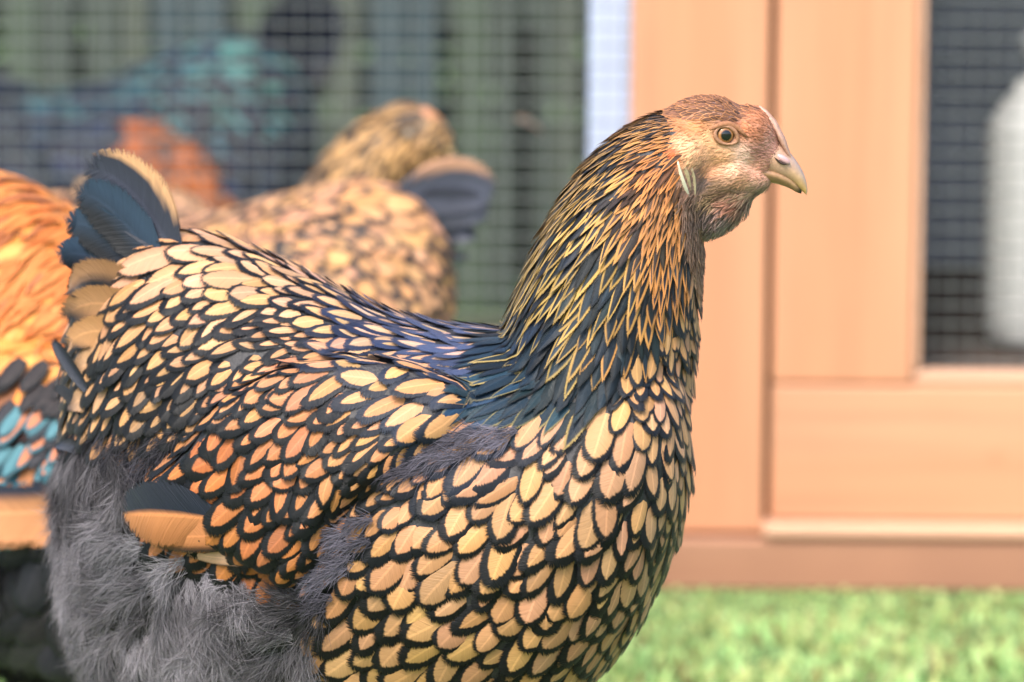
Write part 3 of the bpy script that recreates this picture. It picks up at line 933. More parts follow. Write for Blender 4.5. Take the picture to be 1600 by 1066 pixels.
def wire_mesh(name, x0, x1, z0, z1, y, parent, pitch=.0127, r=.00068):
    V, F = [], []
    def bar(a, b, ax, r=r):
        k = len(V)
        for p in (a, b):
            for q in range(6):
                c, s_ = r * math.cos(q * math.pi / 3), r * math.sin(q * math.pi / 3)
                V.append((p[0], p[1] + c, p[2] + s_) if ax == 0 else (p[0] + c, p[1] + s_, p[2]))
        for q in range(6):
            F.append((k + q, k + (q + 1) % 6, k + 6 + (q + 1) % 6, k + 6 + q))
    nz, nx = int((z1 - z0) / pitch), int((x1 - x0) / pitch)
    for i in range(nz + 1): bar((x0, y, z0 + i * pitch), (x1, y, z0 + i * pitch), 0)
    for i in range(nx + 1): bar((x0 + i * pitch, y + r * 1.9, z0), (x0 + i * pitch, y + r * 1.9, z1), 2, r * .5)
    p = np.array(CO) + (np.array(parent.location) if parent is not coop else 0)
    o = link(name, mesh(name, np.array(V) - p, F), M['wire'], parent)
    tag(o, kind='stuff')
    return o
wire_mesh('wire_mesh', -.88, xs0, zb + .004, TOP, YC + .03, coop)
wire_mesh('wire_mesh', xw0 - .01, XR - .19, zr1, TOP, D + .027, door)
# inside of the house: walls, raised floor, roof
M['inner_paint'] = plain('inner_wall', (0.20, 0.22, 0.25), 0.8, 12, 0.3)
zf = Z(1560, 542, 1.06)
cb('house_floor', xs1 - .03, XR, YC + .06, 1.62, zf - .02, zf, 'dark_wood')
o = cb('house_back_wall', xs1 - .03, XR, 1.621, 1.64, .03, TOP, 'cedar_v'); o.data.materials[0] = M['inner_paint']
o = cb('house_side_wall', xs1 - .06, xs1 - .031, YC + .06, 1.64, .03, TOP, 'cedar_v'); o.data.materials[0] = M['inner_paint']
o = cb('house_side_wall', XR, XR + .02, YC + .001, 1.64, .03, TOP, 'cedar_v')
cb('roof', xs0 - .05, XR + .08, YC - .06, 1.72, TOP + .095, TOP + .12, 'cedar_h')
xp0, xp1 = X(921, 120, 1.0), X(988, 120, 1.0)
wp = cb('run_post', xp0, xp1 + .012, .985, 1.03, .0045, TOP, 'white_paint'); wp.data.materials[0] = M['white_paint']
wp['label'] = 'bluish white painted upright post behind the mesh'

# feeder inside the house
def lathe(prof, n=36):
    rings = [np.array([(r * math.cos(a), r * math.sin(a), z) for a in np.linspace(0, 2 * math.pi, n, endpoint=False)]) for r, z in prof]
    return loft(rings)
M['grey_plastic'] = plain('grey_plastic', (0.46, 0.47, 0.46), 0.45, 60, 0.05)
M['lid_plastic'] = plain('lid_plastic', (0.30, 0.32, 0.33), 0.4)
fx, fy = X(1655, 400, 1.06), 1.06
fd = empty('poultry_feeder', (fx, fy, zf))
tag(fd, 'pale grey plastic feeder canister behind the door mesh', 'feeder')
v, f = lathe([(.030, .0005), (.047, .003), (.0515, .012), (.0525, .03), (.0525, .150), (.050, .158), (.030, .186), (.024, .190), (.024, .2)])
link('canister', mesh('canister', v, f), M['grey_plastic'], fd)
v, f = lathe([(.027, .199), (.029, .2), (.029, .216), (.026, .219)])
link('lid', mesh('lid', v, f), M['lid_plastic'], fd)

# ------------------------------------------------------------------ board fence and hedge behind the run
YF = 2.45
fence = empty('board_fence', (0, YF, 0))
tag(fence, 'weathered grey green upright board fence behind the mesh run', 'fence')
bmat = []
for c in ((.045, .062, .052), (.055, .080, .058), (.038, .062, .072), (.066, .084, .066)):
    bmat.append(wood_material('fence_board', c, 'z', .85, False, .5))
edges = []
for a, b in [(-260, -150), (-130, -20), (8, 112), (135, 228), (240, 352), (372, 455), (472, 560), (578, 682), (714, 806), (836, 905), (938, 1040), (1070, 1180), (1200, 1310)]:
    m_ = (a + b) / 2 + rng.uniform(-10, 10)
    edges += [(a, m_ - 3), (m_ + 3, b)]
for i, (a, b) in enumerate(edges):
    x0, x1 = X(a, 100, YF), X(b, 100, YF)
    o = box('board', x0, x1, YF, YF + .02, .01, 1.5 + rng.uniform(-.01, .01), bmat[(i * 3 + i // 3) % 4], fence, .002, off=((x0 + x1) / 2, YF, .75))
    o.location = ((x0 + x1) / 2, 0, .75)
for z in (.3, 1.2):
    o = box('cross_rail', X(-260, 100, YF), X(1310, 100, YF), YF + .021, YF + .06, z, z + .07, bmat[0], fence, .002, off=(0, YF, 0))
hn = N('hedge_leaf'); hn.link(hn.attr('c1').outputs['Color'], hn.bsdf.inputs['Base Color']); hn.bsdf.inputs['Roughness'].default_value = .9; hn.bsdf.inputs['Specular IOR Level'].default_value = .1
nl = 30000
P0 = np.stack([rng.uniform(-1.1, 1.0, nl), rng.uniform(2.75, 3.1, nl), rng.uniform(.05, 1.9, nl)], 1)
A = rng.normal(0, 1, (nl, 3)); A /= np.linalg.norm(A, axis=1, keepdims=True)
B = np.cross(A, rng.normal(0, 1, (nl, 3))); B /= np.linalg.norm(B, axis=1, keepdims=True)
V = np.stack([P0 - A * .022, P0 + B * .011, P0 + A * .022, P0 - B * .011], 1)
me = fast_mesh('hedge', V.reshape(-1, 3) - np.array([0, 2.9, 0]), np.arange(nl * 4).reshape(-1, 4))
set_attr(me, 'c1', 'FLOAT_COLOR', np.repeat(np.array([.010, .018, .012]) * rng.uniform(.5, 1.6, (nl, 1)), 4, 0))
hedge = empty('hedge', (0, 2.9, 0)); tag(hedge, 'dark green leafy hedge behind the board fence', 'hedge')
o = link('crown', me, hn.mat, hedge, smooth=False); tag(o, kind='stuff')
tv, tf = ring_tube([(0, 0, 0), (.02, 0, .6), (0, 0, 1.4)], [.03, .025, .01])
link('trunk', mesh('trunk', tv, tf), M['dark_wood'], hedge)


# ------------------------------------------------------------------ the hen in front
HEN_O = np.array([at(600, 900, 0)[0], 0.005, 0.0])
hen, hb, _ = make_bird('hen', 'sharp gold and black laced hen standing in profile with upright neck', 'hen', 'gold laced hens', lambda px, py, y: at(px, py, y), proj, HEN_O,
                    NECK, HEAD, 'laced', viewdir=CAM - HEN_O, cand=150000)
legs(hen, [(-.01, -.045), (.015, .05)], .12)

def surf(bvh, px, py, off=0.0):
    d = at(px, py, 1.0) - CAM; d /= np.linalg.norm(d)
    loc, nor, _, _ = bvh.ray_cast(Vector(CAM), Vector(d))
    if loc is None: return None, None
    return np.array(loc) + np.array(nor) * off, np.array(nor)

def blade_obj(name, root, origin, spine, half, across, colour, rim=None, lw=.0, camber=.12, sub=False):
    V, x, y, F, L = grid_blade(spine, half, across, camber)
    fp = np.stack([x, y, np.full(len(x), rng.random())], 1)
    c1 = np.array([colour(a, b) for a, b in zip(x, y)])
    c2 = c1 if rim is None else np.tile(rim, (len(x), 1))
    fq = np.tile([lw, .0, L / max(half)], (len(x), 1))
    return Feathers.build(name, [(V, fp, fq, c1, c2, '', 0, F)], root, origin)

def lerp(a, b, t): t = min(max(t, 0), 1); return np.array(a) * (1 - t) + np.array(b) * t

def tail(root, origin, W, depth, colours, scale=1.0, name='tail_feather', both=True, rot=0.0):
    blue, grey, buff, dark = colours
    items = [
        ([(268, 392), (236, 338), (202, 294), (165, 266), (128, 258)], (22, 44, 60, 56, 16), .0, lambda x, y: lerp(lerp(grey, buff, (x - .56 + .1 * y) * 9), grey, (x - .86) * 8 + (y - .85) * 6)),
        ([(238, 404), (192, 346), (150, 306), (112, 296)], (22, 46, 46, 14), .003, lambda x, y: lerp(blue, dark, .5 - x)),
        ([(228, 424), (174, 372), (126, 344), (97, 346)], (20, 42, 40, 12), .006, lambda x, y: lerp(blue, dark, .4 - x)),
        ([(218, 446), (162, 408), (112, 388), (84, 400)], (20, 40, 36, 10), .009, lambda x, y: lerp(blue, dark, .4 - x)),
        ([(230, 478), (176, 438), (128, 428), (97, 462)], (18, 36, 38, 12), -.004, lambda x, y: lerp(dark, buff * np.array([.42, .38, .34]), (x + .1) * 2.2 + (y - .55) * .6)),
        ([(236, 512), (182, 476), (130, 468), (92, 500)], (18, 34, 34, 12), -.007, lambda x, y: lerp(buff * np.array([.52, .46, .38]), dark, (y - .72) * 5 - x * .9)),
        ([(236, 548), (184, 520), (134, 512), (98, 540)], (16, 30, 30, 10), -.009, lambda x, y: lerp(buff * np.array([.66, .58, .46]), dark, (y - .8) * 6 - (x + .3) * 1.6)),
        ([(215, 604), (182, 574), (142, 562), (108, 582)], (14, 26, 26, 9), -.010, lambda x, y: lerp(buff * .8, dark, (y - .8) * 6)),
        ([(190, 650), (158, 628), (126, 618), (100, 640)], (12, 24, 24, 9), -.011, lambda x, y: lerp(buff * .7, dark, (y - .7) * 4)),
        ([(135, 610), (112, 578), (92, 548), (80, 528)], (6, 11, 12, 4), -.006, lambda x, y: lerp(grey, dark, x + .4)),
        ([(140, 655), (116, 628), (96, 606), (82, 604)], (6, 11, 11, 4), -.004, lambda x, y: lerp(dark, grey, x * .6)),
        ([(150, 720), (120, 700), (98, 690), (82, 700)], (6, 12, 12, 4), -.004, lambda x, y: lerp(grey, dark, x + .4))]
    cr, sr = math.cos(math.radians(rot)), math.sin(math.radians(rot))
    def turn(px, py):
        dx, dy = px - 240, py - 440
        return 240 + dx * cr + dy * sr, 440 - dx * sr + dy * cr
    for sgn in ((-1, 1) if both else (-1,)):
        for pts, half, dz, cf in items:
            d0 = depth + sgn * (.016 - dz)
            sp = [W(*turn(px, py), d0 + sgn * -.004 * k) for k, (px, py) in enumerate(pts)]
            blade_obj(name, root, origin, sp, np.array(half) * S0 * scale, (.75, .25 * sgn, .66), cf, camber=.10 * -sgn)
tc = (srgb(52, 72, 94), srgb(52, 57, 70), srgb(222, 176, 132), srgb(22, 26, 32))
tail(hen, HEN_O, lambda px, py, y: at(px, py, y), .030, tc)

# wing quills showing below the coverts
def quill(name, pts, half, cf, off=.004):
    sp = []
    for k_, (px, py) in enumerate(pts):
        p, n_ = surf(hb, px, py, off * (-.15 + k_ * .42))
        sp.append(p)
    sp = np.array(sp)
    blade_obj(name, hen, HEN_O, sp, np.array(half) * S0, (.1, -.25, 1), cf, camber=-.1)
tan, tdark = srgb(208, 138, 88), srgb(36, 42, 56)
quill('wing_quill', [(470, 880), (400, 872), (340, 868), (290, 856)], (4, 14, 15, 4), lambda x, y: lerp(srgb(226, 180, 146), srgb(60, 46, 40), (-x - .6) * 4), .0028)
quill('wing_quill', [(400, 830), (330, 838), (270, 832), (222, 818)], (4, 28, 30, 10), lambda x, y: lerp(tan * .9, srgb(60, 44, 36), (-x - .45) * 4), .0045)
quill('wing_quill', [(352, 814), (312, 804), (262, 797), (212, 798)], (5, 50, 58, 22), lambda x, y: tdark if x > .02 else lerp(tan, tan * .66, -x * 1.2 + .25 * math.sin(y * 9)), .0085)

# ---- head details
HY = -.030
eye_p, eye_n = surf(hb, 1133, 211)
def face_frame(n_):
    n_ = n_ / np.linalg.norm(n_)
    a = np.array([1, 0, 0]) - n_ * n_[0]; a /= np.linalg.norm(a)
    return a, np.cross(n_, a) if np.cross(n_, a)[2] > 0 else -np.cross(n_, a), n_
def eye_material():
    n = N('eye')
    tc = n.new('ShaderNodeTexCoord'); sp = n.new('ShaderNodeSeparateXYZ'); n.link(tc.outputs['Object'], sp.inputs[0])
    r = n.math('SQRT', n.math('ADD', n.math('MULTIPLY', sp.outputs[0], sp.outputs[0]), n.math('MULTIPLY', sp.outputs[1], sp.outputs[1])))
    k = n.math('DIVIDE', r, 16 * S0)
    no = n.noise(tc.outputs['Object'], 1500, 2)
    k2 = n.math('ADD', k, n.math('MULTIPLY', n.math('SUBTRACT', no, .5), .06))
    n.link(n.ramp(k2, [(.0, (.004, .004, .005)), (.46, (.004, .004, .005)), (.51, (.14, .055, .02)), (.64, (.36, .16, .055)), (.78, (.20, .09, .03)), (.80, (.03, .015, .01))]), n.bsdf.inputs['Base Color'])
    n.bsdf.inputs['Roughness'].default_value = .12
    n.bsdf.inputs['Coat Weight'].default_value = 0.3
    n.bsdf.inputs['Coat Roughness'].default_value = .02
    return n.mat
M['eye'] = eye_material()
M['eyelid'] = plain('eyelid_skin', srgb(184, 132, 98), .55, 900, .25, .4)
M['comb'] = plain('pale_comb_skin', srgb(226, 176, 154), .5, 500, .18, .6)
M['lobe'] = plain('earlobe_skin', srgb(214, 208, 168), .5, 500, .2, .4)

def put_eye(p, n_):
    a, b, n_ = face_frame(n_)
    r = 16 * S0
    rings = []
    for ph in np.linspace(.02, 1.45, 10):
        rings.append(np.array([(r * math.sin(ph) * math.cos(q), r * math.sin(ph) * math.sin(q), r * .75 * math.cos(ph)) for q in np.linspace(0, 2 * math.pi, 28, endpoint=False)]))
    v, f = loft(rings)
    o = link('eye', mesh('eye', v, f), M['eye'], hen)
    mm = Matrix(((a[0], b[0], n_[0]), (a[1], b[1], n_[1]), (a[2], b[2], n_[2]))).to_4x4()
    c = p - n_ * r * .30 - HEN_O
    mm.translation = Vector(c)
    o.matrix_local = mm
    # lids: two fleshy folds around the ball
    for k, (rx, ry, th, dz, sx) in enumerate(((17.2, 13.2, 2.8, .42, 1.0), (24, 19, 3.0, .08, 1.0))):
        rings = []
        for q in np.linspace(0, 2 * math.pi, 40, endpoint=False):
            e = 1 + .22 * max(0, math.cos(q + .5)) ** 3          # drawn out to the front corner
            cx, cy = rx * math.cos(q) * e, ry * math.sin(q)
            tk = th * (1 + .25 * math.sin(q * 2 + k)) * (1 if k == 0 else .25 + .75 * max(0, -math.sin(q - .3)))
            ring = []
            for w in np.linspace(0, 2 * math.pi, 8, endpoint=False):
                ring.append(np.array([cx * (1 + tk / rx * math.cos(w)), cy * (1 + tk / ry * math.cos(w)), dz * 21 + tk * .9 * math.sin(w)]) * S0)
            rings.append(np.array(ring))
        v, f = loft(rings + [rings[0]], cap=False)
        lo = link('eyelid', mesh('eyelid', v, f), M['eyelid'], hen)
        mm2 = Matrix.Rotation(math.radians(-18), 4, 'Z')
        lo.matrix_local = mm @ mm2
put_eye(eye_p, eye_n)
mp = eye_p.copy(); mp[1] = 2 * HY - mp[1]
mn = eye_n.copy(); mn[1] = -mn[1]
put_eye(mp, mn)

def beak_material():
    n = N('beak_horn')
    tc = n.new('ShaderNodeTexCoord')
    no = n.noise(tc.outputs['Object'], 500, 4, .6)
    c = n.attr('c1').outputs['Color']
    n.link(n.mix(1.0, c, n.ramp(no, [(.3, (.82, .8, .8)), (.7, (1.08, 1.08, 1.08))]), 'MULTIPLY'), n.bsdf.inputs['Base Color'])
    n.bsdf.inputs['Roughness'].default_value = .33
    n.bump(no, .2, .0006)
    return n.mat
M['beak'] = beak_material()

def mandible(name, rows, cols, lower=False):
    """rows: top px, bottom px, half width; the ring is an arch (upper) or a keel (lower)"""
    rr = np.array(rows, float)
    t = np.linspace(0, len(rr) - 1, 22)
    R = np.stack([np.interp(t, np.arange(len(rr)), rr[:, c]) for c in range(5)], 1)
    for _ in range(2): R[1:-1] = .25 * R[:-2] + .5 * R[1:-1] + .25 * R[2:]
    rings, cc = [], []
    for i, (tx, ty, bx, by, hw) in enumerate(R):
        ring = []
        for q in np.linspace(0, 2 * math.pi, 20, endpoint=False):
            s_ = math.sin(q); c_ = math.cos(q)
            k = (s_ + 1) / 2                       # 0 bottom, 1 top
            wd = hw * (1 - .55 * max(s_, 0) ** 1.5) if not lower else hw * (1 - .5 * max(-s_, 0) ** 1.5)
            ring.append(at(bx + (tx - bx) * k, by + (ty - by) * k, HY + wd * c_))
            cc.append(cols(i / (len(R) - 1), k))
        rings.append(np.array(ring))
    v, f = loft(rings)
    me = mesh(name, v - HEN_O, f)
    set_attr(me, 'c1', 'FLOAT_COLOR', np.array(cc))
    return link(name, me, M['beak'], hen)
def upcol(t, k):
    c = lerp(srgb(236, 184, 152), srgb(214, 178, 150), t * 1.6)
    c = lerp(c, srgb(166, 152, 156), (k - .6) * 2.2 * min(1, t * 2))
    c = lerp(c, srgb(230, 184, 108), (t - .3) * 1.8 * (1.25 - k))
    return lerp(c, srgb(232, 206, 180), (t - .88) * 6)
def locol(t, k):
    c = lerp(srgb(206, 156, 122), srgb(186, 150, 104), t)
    return lerp(c, srgb(40, 38, 36), (t - .72) * 5)
mandible('upper_beak', [(1196, 200, 1186, 268, .0080), (1218, 218, 1206, 274, .0072), (1236, 240, 1224, 279, .0056), (1248, 256, 1238, 286, .0042), (1257, 273, 1249, 295, .0028), (1261, 288, 1257, 302, .0014), (1262, 299, 1260, 305, .0004)], upcol)
mandible('lower_beak', [(1178, 256, 1180, 281, .0064), (1200, 260, 1198, 284, .0058), (1220, 266, 1217, 288, .0046), (1236, 276, 1233, 294, .0032), (1248, 288, 1245, 301, .0017), (1253, 296, 1252, 303, .0005)], locol, True)
# nostril flap and slit
np_, nn_ = at(1222, 247, HY - .0062), None
rings = []
for ph in np.linspace(-1.45, 1.45, 9):
    rings.append(np.array([at(1224 + 13 * math.sin(ph) * .82 + 5.5 * math.cos(ph) * math.cos(q) * -.55, 249 + 13 * math.sin(ph) * .57 + 5.5 * math.cos(ph) * math.cos(q) * .82, HY - .0058 - .0016 * math.cos(ph) * math.sin(q)) for q in np.linspace(0, 2 * math.pi, 12, endpoint=False)]))
v, f = loft(rings)
M['nostril'] = plain('nostril_flap', srgb(222, 176, 176), .4, 500, .15)
link('nostril', mesh('nostril', v - HEN_O, f), M['nostril'], hen)
M['slit'] = plain('nostril_slit', srgb(60, 36, 30), .7)
rings = []
for t in np.linspace(0, 1, 7):
    r_ = 1.9 * math.sin(math.pi * (t * .9 + .05))
    rings.append(np.array([at(1210 + 19 * t + r_ * math.cos(q) * -.5, 246 + 11 * t + 2.5 * math.sin(3 * t) + r_ * math.cos(q), HY - .0068 - .0007 * math.sin(q)) for q in np.linspace(0, 2 * math.pi, 8, endpoint=False)]))
v, f = loft(rings)
link('nostril_slit', mesh('nostril_slit', v - HEN_O, f), M['slit'], hen)
# low pale comb running from the forehead down onto the beak
rings = []
cpts = smooth_rows([(1186, 166, 2, .002), (1195, 174, 5.5, .0044), (1206, 189, 7.5, .0060), (1216, 207, 8, .0066), (1225, 226, 7, .0058), (1233, 243, 4, .0036), (1238, 253, 1.5, .0014)], 26)
for i, (x, y, hb_, hd) in enumerate(cpts):
    bump = .8 + .05 * math.sin(i * .9)
    rings.append(np.array([at(x + .86 * hb_ * bump * math.cos(q), y - .5 * hb_ * bump * math.cos(q), HY + hd * math.sin(q)) for q in np.linspace(0, 2 * math.pi, 14, endpoint=False)]))
v, f = loft(rings)
link('comb', mesh('comb', v - HEN_O, f), M['comb'], hen)
# earlobe: pale leaf-shaped fold with an olive inner fold and a rim
def fold(name, pts, half, mat, off, side):
    sp = []
    for px, py in pts:
        p, n_ = surf(hb, px, py, off)
        if side > 0: p = p.copy(); p[1] = 2 * HY - p[1]
        sp.append(p)
    sp = np.array(smooth_rows(np.array(sp), 9))
    hw = np.interp(np.linspace(0, 1, 9), np.linspace(0, 1, len(half)), half) * S0
    rings = []
    tan_ = np.gradient(sp, axis=0)
    for p, t, h in zip(sp, tan_, hw):
        t = t / np.linalg.norm(t); b = np.cross(t, [0, 1, 0]); b /= np.linalg.norm(b)
        rings.append(np.array([p + b * h * math.cos(q) + np.array([0, 1, 0]) * h * .5 * math.sin(q) for q in np.linspace(0, 2 * math.pi, 10, endpoint=False)]))
    v, f = loft(rings)
    link(name, mesh(name, v - HEN_O, f), mat, hen)
M['brow'] = plain('brow_skin', srgb(176, 118, 80), .7, 700, .3, .5)
M['wattle'] = plain('wattle_skin', srgb(206, 140, 116), .5, 500, .2, .4)
M['lobe_white'] = plain('earlobe_white', srgb(226, 220, 190), .45, 500, .12)
M['lobe_olive'] = plain('earlobe_olive', srgb(196, 176, 134), .5, 500, .2)
M['lobe_rim'] = plain('earlobe_rim', srgb(206, 184, 146), .5, 500, .2)
for sd_ in (-1, 1):
    fold('brow', [(1108, 203), (1122, 193), (1142, 192), (1160, 203), (1168, 214)], (1.5, 4.2, 4.8, 4, 1.5), M['brow'], .0012, sd_)
    fold('wattle', [(1112, 322), (1126, 318), (1140, 312), (1152, 304)], (1.5, 4.5, 4.5, 1.5), M['wattle'], .0002, sd_)
    fold('earlobe', [(1058, 250), (1062, 272), (1069, 292), (1076, 308)], (1.2, 3.4, 3.6, 1.2), M['lobe_white'], .0003, sd_)
    fold('earlobe', [(1066, 254), (1072, 272), (1077, 292), (1080, 304)], (2, 6, 5, 1.5), M['lobe_olive'], -.0004, sd_)
    fold('earlobe', [(1080, 262), (1084, 282), (1086, 304), (1085, 320)], (2, 4.2, 4.2, 2), M['lobe_rim'], -.0002, sd_)


# ------------------------------------------------------------------ the other birds
def local(sc, pitch=0.0, sink=0.0):
    c_, s_ = math.cos(math.radians(pitch)), math.sin(math.radians(pitch))
    def W(px, py, y):
        dx, dy = px - 450, py - 900
        px, py = 450 + dx * c_ - dy * s_, 900 + dx * s_ + dy * c_
        return np.array([(px - 600) * S0 * sc, y * sc, (1484 - py) * S0 * sc - sink])
    def to_px(P):
        P = np.asarray(P)
        px, py = 600 + P[:, 0] / (S0 * sc), 1484 - (P[:, 2] + sink) / (S0 * sc)
        dx, dy = px - 450, py - 900
        return np.stack([450 + dx * c_ + dy * s_, 900 - dx * s_ + dy * c_], -1)
    return W, to_px

def neck_test(W, neck, head):
    ax = np.array([W(r[0], r[1], r[4]) for r in smooth_rows(neck, 20)])
    rad = np.array([max(r[2] * S0, r[3]) * 1.12 for r in smooth_rows(neck, 20)])
    hc = np.array([W(h[0], h[1], neck[-1][4]) for h in head])
    hr = np.array([max(h[2], h[3]) * S0 * 1.2 for h in head])
    tan_ = np.gradient(ax, axis=0); tan_ /= np.linalg.norm(tan_, axis=1, keepdims=True)
    def fn(P):
        d = np.linalg.norm(P[:, None] - ax[None], axis=2)
        k = np.argmin(d / rad[None], axis=1)
        near = (d[np.arange(len(P)), k] < rad[k]) & (k > 4)
        hd = (np.linalg.norm(P[:, None] - hc[None], axis=2) < hr[None]).any(1)
        return near | hd, -tan_[k]
    return fn

def simple_head(root, W, neck, hx, hy, ang, r, comb=1.0, face=(214, 130, 100)):
    """eyes, two-part beak, comb and wattles for a head centred at hx, hy and looking along ang (degrees below level)"""
    ca, sa = math.cos(math.radians(ang)), math.sin(math.radians(ang))
    yc = neck[-1][4]
    def Q(a, b, y): return W(hx + a * ca - b * sa, hy + a * sa + b * ca, yc + y)   # a forward, b down (px)
    fm = plain('face_skin', srgb(*face), .5, 400, .2, .3)
    for nm, b0, b1, l in (('upper_beak', -12, 12, 62), ('lower_beak', 13, 24, 52)):
        rings = []
        for t in np.linspace(0, 1, 8):
            k = 1 - t ** 1.6
            rings.append(np.array([Q(r * .72 + l * t, (b0 + b1) / 2 + 14 * t * t + (b1 - b0) / 2 * (k + .06) * math.sin(q), .007 * (k + .06) * math.cos(q)) for q in np.linspace(0, 2 * math.pi, 10, endpoint=False)]))
        v, f = loft(rings)
        me = mesh(nm, v, f); set_attr(me, 'c1', 'FLOAT_COLOR', np.tile(srgb(190, 160, 110), (len(v), 1)))
        link(nm, me, M['beak'], root)
    for sg in (-1, 1):
        rings = []
        for ph in np.linspace(-1.5, 1.5, 8):
            rings.append(np.array([Q(r * .38 + 13 * math.cos(ph) * math.cos(q), -8 + 13 * math.cos(ph) * math.sin(q), sg * (.0135 + .003 * math.sin(ph))) for q in np.linspace(0, 2 * math.pi, 12, endpoint=False)]))
        v, f = loft(rings)
        link('eye', mesh('eye', v, f), M['claw'], root)
        rings = []
        for t in np.linspace(0, 1, 6):
            h = (3 + 14 * math.sin(math.pi * min(1, t * .9 + .05))) * comb
            rings.append(np.array([Q(r * .75 + h * math.cos(q) * .8, 22 + 40 * comb * t, sg * .005 + .003 * math.sin(q)) for q in np.linspace(0, 2 * math.pi, 8, endpoint=False)]))
        v, f = loft(rings)
        link('wattle', mesh('wattle', v, f), fm, root)
    rings = []
    for t in np.linspace(0, 1, 9):
        h = (4 + 16 * math.sin(math.pi * t)) * comb
        a = -r * .1 + r * .95 * t
        rings.append(np.array([Q(a, -r * .78 + 14 * t * t * 1.4 - h * (math.cos(q) * .7 + .2), .006 * math.sin(q)) for q in np.linspace(0, 2 * math.pi, 8, endpoint=False)]))
    v, f = loft(rings)
    link('comb', mesh('comb', v, f), fm, root)

PECK = [(880, 640, 140, .060, -.014), (970, 630, 118, .050, -.018), (1060, 680, 92, .041, -.02), (1120, 770, 76, .033, -.02), (1160, 880, 62, .027, -.02), (1185, 980, 50, .021, -.02)]
PECKH = [(1195, 1010, 52, 66, .0165, 10), (1212, 1060, 34, 44, .012, 10)]
HUNCH = [(850, 620, 140, .062, -.014), (915, 580, 128, .054, -.018), (985, 540, 112, .045, -.02), (1050, 512, 92, .035, -.022), (1105, 498, 70, .025, -.022)]
HUNCHH = [(1125, 500, 78, 60, .0165, 8), (1178, 515, 44, 42, .0125, 20), (1130, 555, 60, 36, .013, 0)]

def bird(name, label, cat, group, photo, Y, anchor, sc, rz, neck, head, palette, tcol, hd, hue=None, cap=90, dens=1.15, tscale=1.0, comb=1.0, cand=26000, pitch=0.0, sink=0.0, trot=0.0, yaw=0.0, shank=True, legx=0.0, face=(214, 130, 100)):
    """anchor: the bird's own (px, py) that stands at photo pixel 'photo' at depth Y"""
    W, to_px = local(sc, pitch, sink)
    sg = -1 if rz else 1
    ax = float(at(photo[0], photo[1], Y)[0]) - sg * W(anchor[0], anchor[1], 0)[0] * math.cos(yaw)
    vd = np.array([0, 1.0, .2]) if rz else np.array([0, -1.0, .2])
    root, b_, _ = make_bird(name, label, cat, group, W, to_px, np.zeros(3), neck, head, palette, viewdir=vd, rz=rz + yaw, loc=(ax, Y, 0), detail=False,
                            cand=cand, hue=hue, parts_cap=cap, dens=dens, neck_flow=neck_test(W, neck, head))
    if shank: legs(root, [(-.01 + legx, -.04), (.015 + legx, .045)], .12 * sc)
    tail(root, np.zeros(3), W, .030, tcol, tscale * sc, rot=trot)
    simple_head(root, W, neck, *hd, comb=comb, face=face)
    return root, W, b_

def pale_laced(lp, reg, P):
    if reg == 'hackle': return srgb(90, 80, 60), srgb(220, 170, 100), .5
    return srgb(232, 176, 124, k=.52), srgb(104, 84, 72, k=.4), rng.uniform(.1, .5)
bird('hen', 'blurred gold laced hen pecking, its dark rounded tail before the mesh', 'hen', 'gold laced hens',
     (722, 300), .57, (112, 400), 1.0, math.pi, PECK, PECKH, pale_laced, (srgb(74, 78, 92), srgb(86, 90, 104), srgb(226, 176, 144), srgb(84, 88, 100)), (1200, 1040, 78, 60), cap=110, dens=1.05, tscale=1.05, trot=34, pitch=-9, sink=.004)
SIT = [(890, 640, 150, .062, -.014), (912, 560, 152, .056, -.016), (935, 475, 146, .048, -.018), (965, 390, 134, .042, -.02), (1003, 305, 118, .035, -.022), (1042, 238, 96, .028, -.022), (1078, 196, 72, .022, -.022)]
SITH = [(1105, 192, 80, 64, .0165, 8), (1158, 206, 46, 44, .0125, 20), (1110, 246, 64, 38, .013, 0)]
bird('hen', 'ochre necked hen sitting behind the pecking hen, only head and hackle showing', 'hen', 'gold laced hens',
     (690, 208), .76, (1120, 192), 1.04, 0.0, SIT, SITH, 'laced', tc, (1105, 192, 12, 75), cap=60, comb=.3, face=(214, 150, 110), sink=.056, yaw=-.6, trot=60, shank=False)

def rooster_orange(lp, reg, P):
    x, y = lp
    if reg == 'hackle': return srgb(150, 70, 30), srgb(240, 160, 80), .5
    if reg == 'breast' or reg == 'rear': return srgb(44, 44, 52), srgb(26, 28, 34), .3
    if y < 700 or reg == 'back': 
        k = rng.random()
        return (srgb(246, 166, 84), srgb(236, 142, 66), .3) if k < .86 else (srgb(150, 90, 56), srgb(244, 170, 96), .35)
    if reg == 'wing':
        if y < 770: return srgb(60, 30, 24), srgb(30, 26, 28), .3
        return srgb(226, 150, 104), srgb(70, 140, 160), .4
    return srgb(50, 50, 56), srgb(30, 30, 34), .3
def rooster_teal(lp, reg, P):
    x, y = lp
    if reg == 'hackle': return srgb(70, 74, 92), srgb(120, 110, 110), .3
    if reg == 'back':
        k = rng.random()
        return (srgb(84, 138, 144), srgb(24, 34, 48), .42) if k < .7 else (srgb(44, 52, 72), srgb(24, 26, 36), .3)
    if reg == 'wing':
        if x < 560: return (srgb(196, 112, 58), srgb(120, 70, 46), .3) if y < 800 else (srgb(90, 60, 48), srgb(40, 40, 50), .3)
        return srgb(66, 76, 100), srgb(28, 32, 44), .4
    return srgb(50, 62, 80), srgb(24, 28, 38), .4
